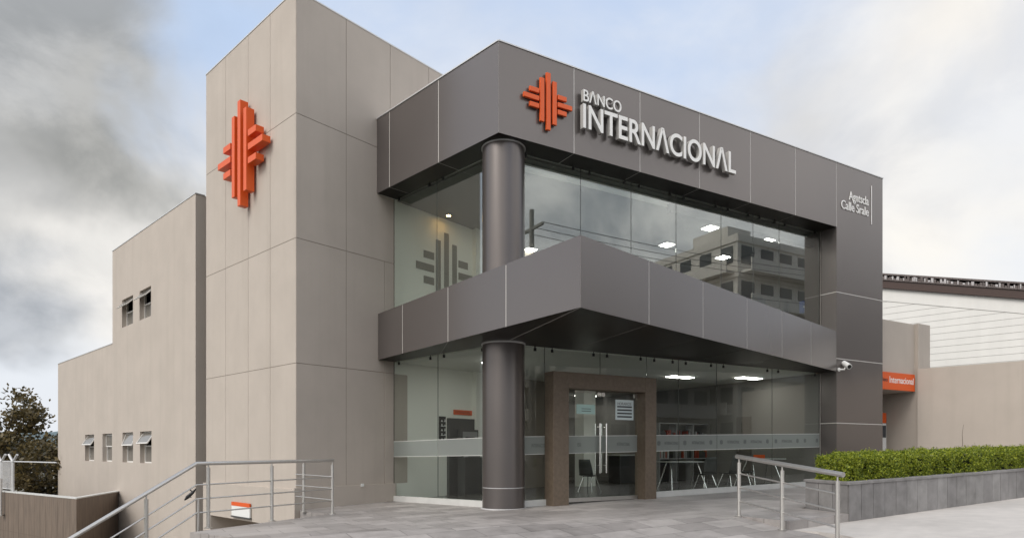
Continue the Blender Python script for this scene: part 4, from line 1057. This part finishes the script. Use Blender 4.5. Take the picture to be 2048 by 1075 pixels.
# chain-link fence standing on the wall
BF = Frame((q0 + BR2d.normalized() * .15 + BR.u * .2), BR.u); BF.n = BR.n
t = thing('chain_link_fence', 'white chain link fence with forked posts on the brown wall', 'fence', BF.p(4, 0, -.24))
zf0, zf1 = -.245, BF.z(26, 922)
s_a, s_b = BF.at(26), BF.at(3)
mb = MB(); s_r = BF.at(118); mb.tube([BF.p(BF.at(113), 0, zf1), BF.p(11, 0, zf1)], .022, 8); mb.tube([BF.p(s_a, 0, zf0 + .08), BF.p(11, 0, zf0 + .08)], .018, 8); mb.build('rail', M_FENCE, t)
for s in (s_a, s_b, s_b + 1.9, s_b + 3.4):
    mb = MB(); mb.tube([BF.p(s, 0, zf0), BF.p(s, 0, zf1)], .045, 10)
    mb.tube([BF.p(s, 0, zf1 - .02), BF.p(s - .38, .0, zf1 + .24)], .04, 8); mb.tube([BF.p(s, 0, zf1 - .02), BF.p(s + .38, .0, zf1 + .24)], .04, 8); mb.build('post', M_FENCE, t)
mb = MB(); cell = .075; s = s_a; H = zf1 - zf0 - .1
n = int((s_b + 3.4 - s_a) / cell)
for k in range(-int(H / cell), n):
    a = s_a + k * cell
    for sg in (1, -1):
        lo, hi = max(a, s_a), min(a + H, s_b + 3.4)
        if hi <= lo: continue
        za, zb = (lo - a), (hi - a)
        if sg < 0: za, zb = H - za, H - zb
        mb.tube([BF.p(lo, .01 * sg, zf0 + .09 + za), BF.p(hi, .01 * sg, zf0 + .09 + zb)], .006, 4, cap=False)
mb.build('mesh', M_FENCE, t)
# drain pipe on the far left
p = BR.p(BR.at(2, .1), .1, 0); t = thing('steel_pole', 'thin steel pole against the brown wall at the left edge', 'pole', (p.x, p.y, -1.2))
mb = MB(); mb.cyl(p.x, p.y, -1.05, .2, .04, 12); mb.cyl(p.x, p.y, -1.10, -1.05, .09, 12); mb.build('shaft', M_STEEL, t)

def tree(x, y, z0, h, label, seed, spread, nleaf, leafsize=(.09, .17), trunk=.22, crown=(.42, 1.0)):
    rr = random.Random(seed); t = thing('tree', label, 'tree', (x, y, z0), 'trees beyond the fence')
    mb = MB(); base = Vector((x, y, z0)); top = base + Vector((rr.uniform(-.4, .4), rr.uniform(-.4, .4), h * .55))
    mb.tube([base, base.lerp(top, .4) + Vector((.1, 0, 0)), top], [trunk, trunk * .75, trunk * .5], 10)
    tips = []
    for i in range(15):
        st = base.lerp(top, rr.uniform(.5, 1)); a = rr.uniform(0, 6.28); r = rr.uniform(.45, 1) * spread
        en = Vector((x + math.cos(a) * r, y + math.sin(a) * r, z0 + h * rr.uniform(crown[0] + .05, crown[1] - .06)))
        md_ = st.lerp(en, .5) + Vector((rr.uniform(-.3, .3), rr.uniform(-.3, .3), rr.uniform(.0, .4)))
        mb.tube([st, md_, en], [trunk * .35, trunk * .2, trunk * .06], 7); tips += [(en, 1), (md_, .8), (md_.lerp(en, .5), .9)]
        for j in range(3):
            e2 = md_.lerp(en, rr.uniform(.2, .9)); e3 = e2 + Vector((rr.uniform(-1, 1), rr.uniform(-1, 1), rr.uniform(-.4, .8))) * spread * .33
            mb.tube([e2, e3], [trunk * .11, trunk * .04], 5); tips.append((e3, .8))
    mb.build('trunk', M_BARK, t)
    pts = []
    for i in range(nleaf):
        c, k = rr.choice(tips); d = Vector((rr.gauss(0, 1), rr.gauss(0, 1), rr.gauss(0, .7))); 
        p = c + d * spread * .115 * k
        if mn.noise(p * 1.1) < -.12 and rr.random() < .85: continue
        pts.append((p, Vector((0, 0, .6)), 1))
    leaf_mesh('crown', pts, M_TREE, t, leafsize, seed=seed)
tree(-26.2, 33.5, -3.6, 8.0, 'tall olive brown tree at left edge behind the fence', 4, 3.1, 11000, (.08, .14))
tree(-21.6, 31.5, -3.6, 5.9, 'darker rounded tree between fence and beige rear wing', 8, 2.8, 12000, (.08, .14))
tree(-32.0, 42, -3.6, 7.0, 'leafy tree farther back behind the two near trees', 15, 3.6, 7000, (.10, .17))

# small plate hung over the garage opening
s = TL.at(481, .12); fs0, fs1 = TL.at(499, .14), TL.at(463, .14)
t = thing('garage_sign', 'white board with orange header over the garage opening', 'sign', TL.p(s, .12, -.3))
z0, z1 = TL.z(481, 1032, .14), TL.z(481, 1004, .14); zm = z1 - (z1 - z0) * .27
mb = MB(); mb.fbox(TL, fs0, fs1, .11, .14, z0, zm); mb.build('board', M_WHITE, t)
mb = MB(); mb.fbox(TL, fs0, fs1, .11, .145, zm, z1); mb.build('header', M_ORANGE, t)
mb = MB(); mb.fbox(TL, fs0 - .02, fs1, .10, .16, z0 - .03, z0 - .002); mb.build('bracket', M_DARKGREY, t)
# black strap tied beside the railing
p = bend + Vector((-.09, .0)); t = thing('cable_clip', 'black twisted strap tied to rails beside the bend', 'strap', (p.x, p.y, .5))
mb = MB(); zz = .42
pt_ = [Vector((p.x - .10, p.y, zz - .05)), Vector((p.x - .04, p.y - .03, zz + .0)), Vector((p.x + .02, p.y + .02, zz + .07)), Vector((p.x + .08, p.y, zz + .13))]
mb.tube(pt_, [.012, .028, .024, .010], 8); mb.tube([pt_[1], pt_[1] + Vector((.07, -.02, .0))], .009, 6); mb.tube([pt_[2], pt_[2] + Vector((-.05, .01, .05))], .010, 6); mb.build('strap', M_BLACK, t)
# little outlet box on the tower plinth
s = TR.at(724, .1); z = TR.z(724, 969, .1)
mb = MB(); mb.fbox(TR, s - .04, s + .04, .1, .13, z - .035, z + .035); o = mb.build('outlet_box', M_WHITE, bevel=.004); tag(o, 'tiny white outlet box on the tower plinth', 'outlet')

# ------------------------------------------------------------------ across the street (seen mirrored in the glass)
M_APT = mat('apartment_render', (.74, .70, .64), .8, var=.06, vscale=.3, streak=.25)
M_APT2 = mat('apartment_concrete', (.55, .52, .48), .8, var=.08, vscale=.3, streak=.25)
M_APT_W = mat('apartment_window', (.04, .045, .05), .15, spec=.7)
def apartment(s, t_, w, d, storeys, label, m, sh=2.9, balcony=True):
    fr = Frame(FR.p(s, t_, 0).xy, FR.u); fr.n = -FR.n
    base = .034 * fr.p(w / 2, 0, 0).x - .8
    t = thing('apartment_building', label, 'building', fr.p(w / 2, -d / 2, base), 'apartment buildings across the street')
    H = storeys * sh + .6
    mb = MB(); mb.fbox(fr, 0, w, -d, 0, base, base + H); mb.fbox(fr, w * .3, w * .55, -d * .6, -d * .3, base + H, base + H + 2.4); mb.build('wall', m, t)
    side = Frame(fr.p(0, 0, 0).xy, -fr.n); side.n = -fr.u
    mb = MB(); mw = MB()
    for k in range(storeys):
        z = base + .4 + k * sh
        n_ = max(2, int(w / 2.2)); mb.fbox(fr, -.06, w + .06, .003, .12, z + 2.45, z + 2.75); mb.fbox(Frame(fr.p(0, 0, 0).xy, fr.u), 0, .01, -.01, 0, z + 2.5, z + 2.6)
        for i in range(n_):
            a = w * (i + .18) / n_; b = w * (i + .82) / n_; mw.fbox(fr, a, b, .002, .05, z + .7, z + 2.2)
        n2 = max(2, int(d / 2.2)); mb.fbox(side, -.0, d, .003, .12, z + 2.45, z + 2.75)
        for i in range(n2):
            a = d * (i + .2) / n2; b = d * (i + .75) / n2; mw.fbox(side, a, b, .002, .05, z + .8, z + 2.2)
        if balcony and k:
            mb.fbox(fr, .4, w - .4, .003, 1.1, z - .1, z + .08); mb.fbox(fr, .4, w - .4, 1.0, 1.1, z + .08, z + .95)
            mb.fbox(side, .4, d - .4, .003, .9, z - .1, z + .08); mb.fbox(side, .4, d - .4, .8, .9, z + .08, z + .9)
    mw.build('windows', M_APT_W, t)
    if balcony: mb.build('balconies', m, t)
apartment(25, 27, 11, 12, 3, 'pale four storey block with balconies across the street', M_APT2)
apartment(37, 25, 12, 14, 6, 'pale six storey block with balconies across the street', M_APT)
apartment(52, 26, 13, 14, 5, 'grey five storey block with long balconies across the street', M_APT2)
apartment(70, 25, 14, 14, 6, 'plain beige six storey block farther up the street', M_APT, balcony=False)
M_POLE = mat('concrete_pole', (.32, .31, .29), .8)
poles = [(13.8, 7.1), tuple(FR.p(46, 6.9, 0).xy)]
for i, (x, y) in enumerate(poles):
    b0 = .034 * x - .3
    t = thing('utility_pole', ('concrete utility pole with transformer at the kerb' if i == 0 else 'concrete utility pole farther up the street'), 'utility pole', (x, y, b0))
    mb = MB(); mb.tube([(x, y, b0), (x, y, b0 + 11.5)], [.16, .10], 12); mb.build('shaft', M_POLE, t)
    fr = Frame((x, y), FR.n); mb = MB(); mb.fbox(fr, -.9, .9, -.05, .05, b0 + 10.6, b0 + 10.72); mb.build('crossarm', M_POLE, t)
    mb = MB(); mb.cyl(x + .4, y - .2, b0 + 8.0, b0 + 9.1, .28, 16); mb.build('transformer', M_MIDGREY, t)
for k, (off, z) in enumerate(((-.8, 10.75), (0, 10.75), (.8, 10.75), (0.1, 9.3), (.1, 8.2))):
    pts_ = []
    a = Vector((*(Vector(poles[0]) + FR.n * off), .034 * poles[0][0] - .3 + z)); b = Vector((*(Vector(poles[1]) + FR.n * off), .034 * poles[1][0] - .3 + z))
    for i in range(25):
        u = i / 24; q = a.lerp(b, u); q.z -= 1.0 * 4 * u * (1 - u); pts_.append(q)
    mb = MB(); mb.tube(pts_, .013, 6); o = mb.build('power_line', M_BLACK)
    tag(o, ['outermost of three wires on the pole crossarms', 'middle of three wires on the pole crossarms', 'innermost of three wires on the pole crossarms', 'upper of two wires below the pole crossarms', 'lower of two wires below the pole crossarms'][k], 'power line', 'power lines along the street')
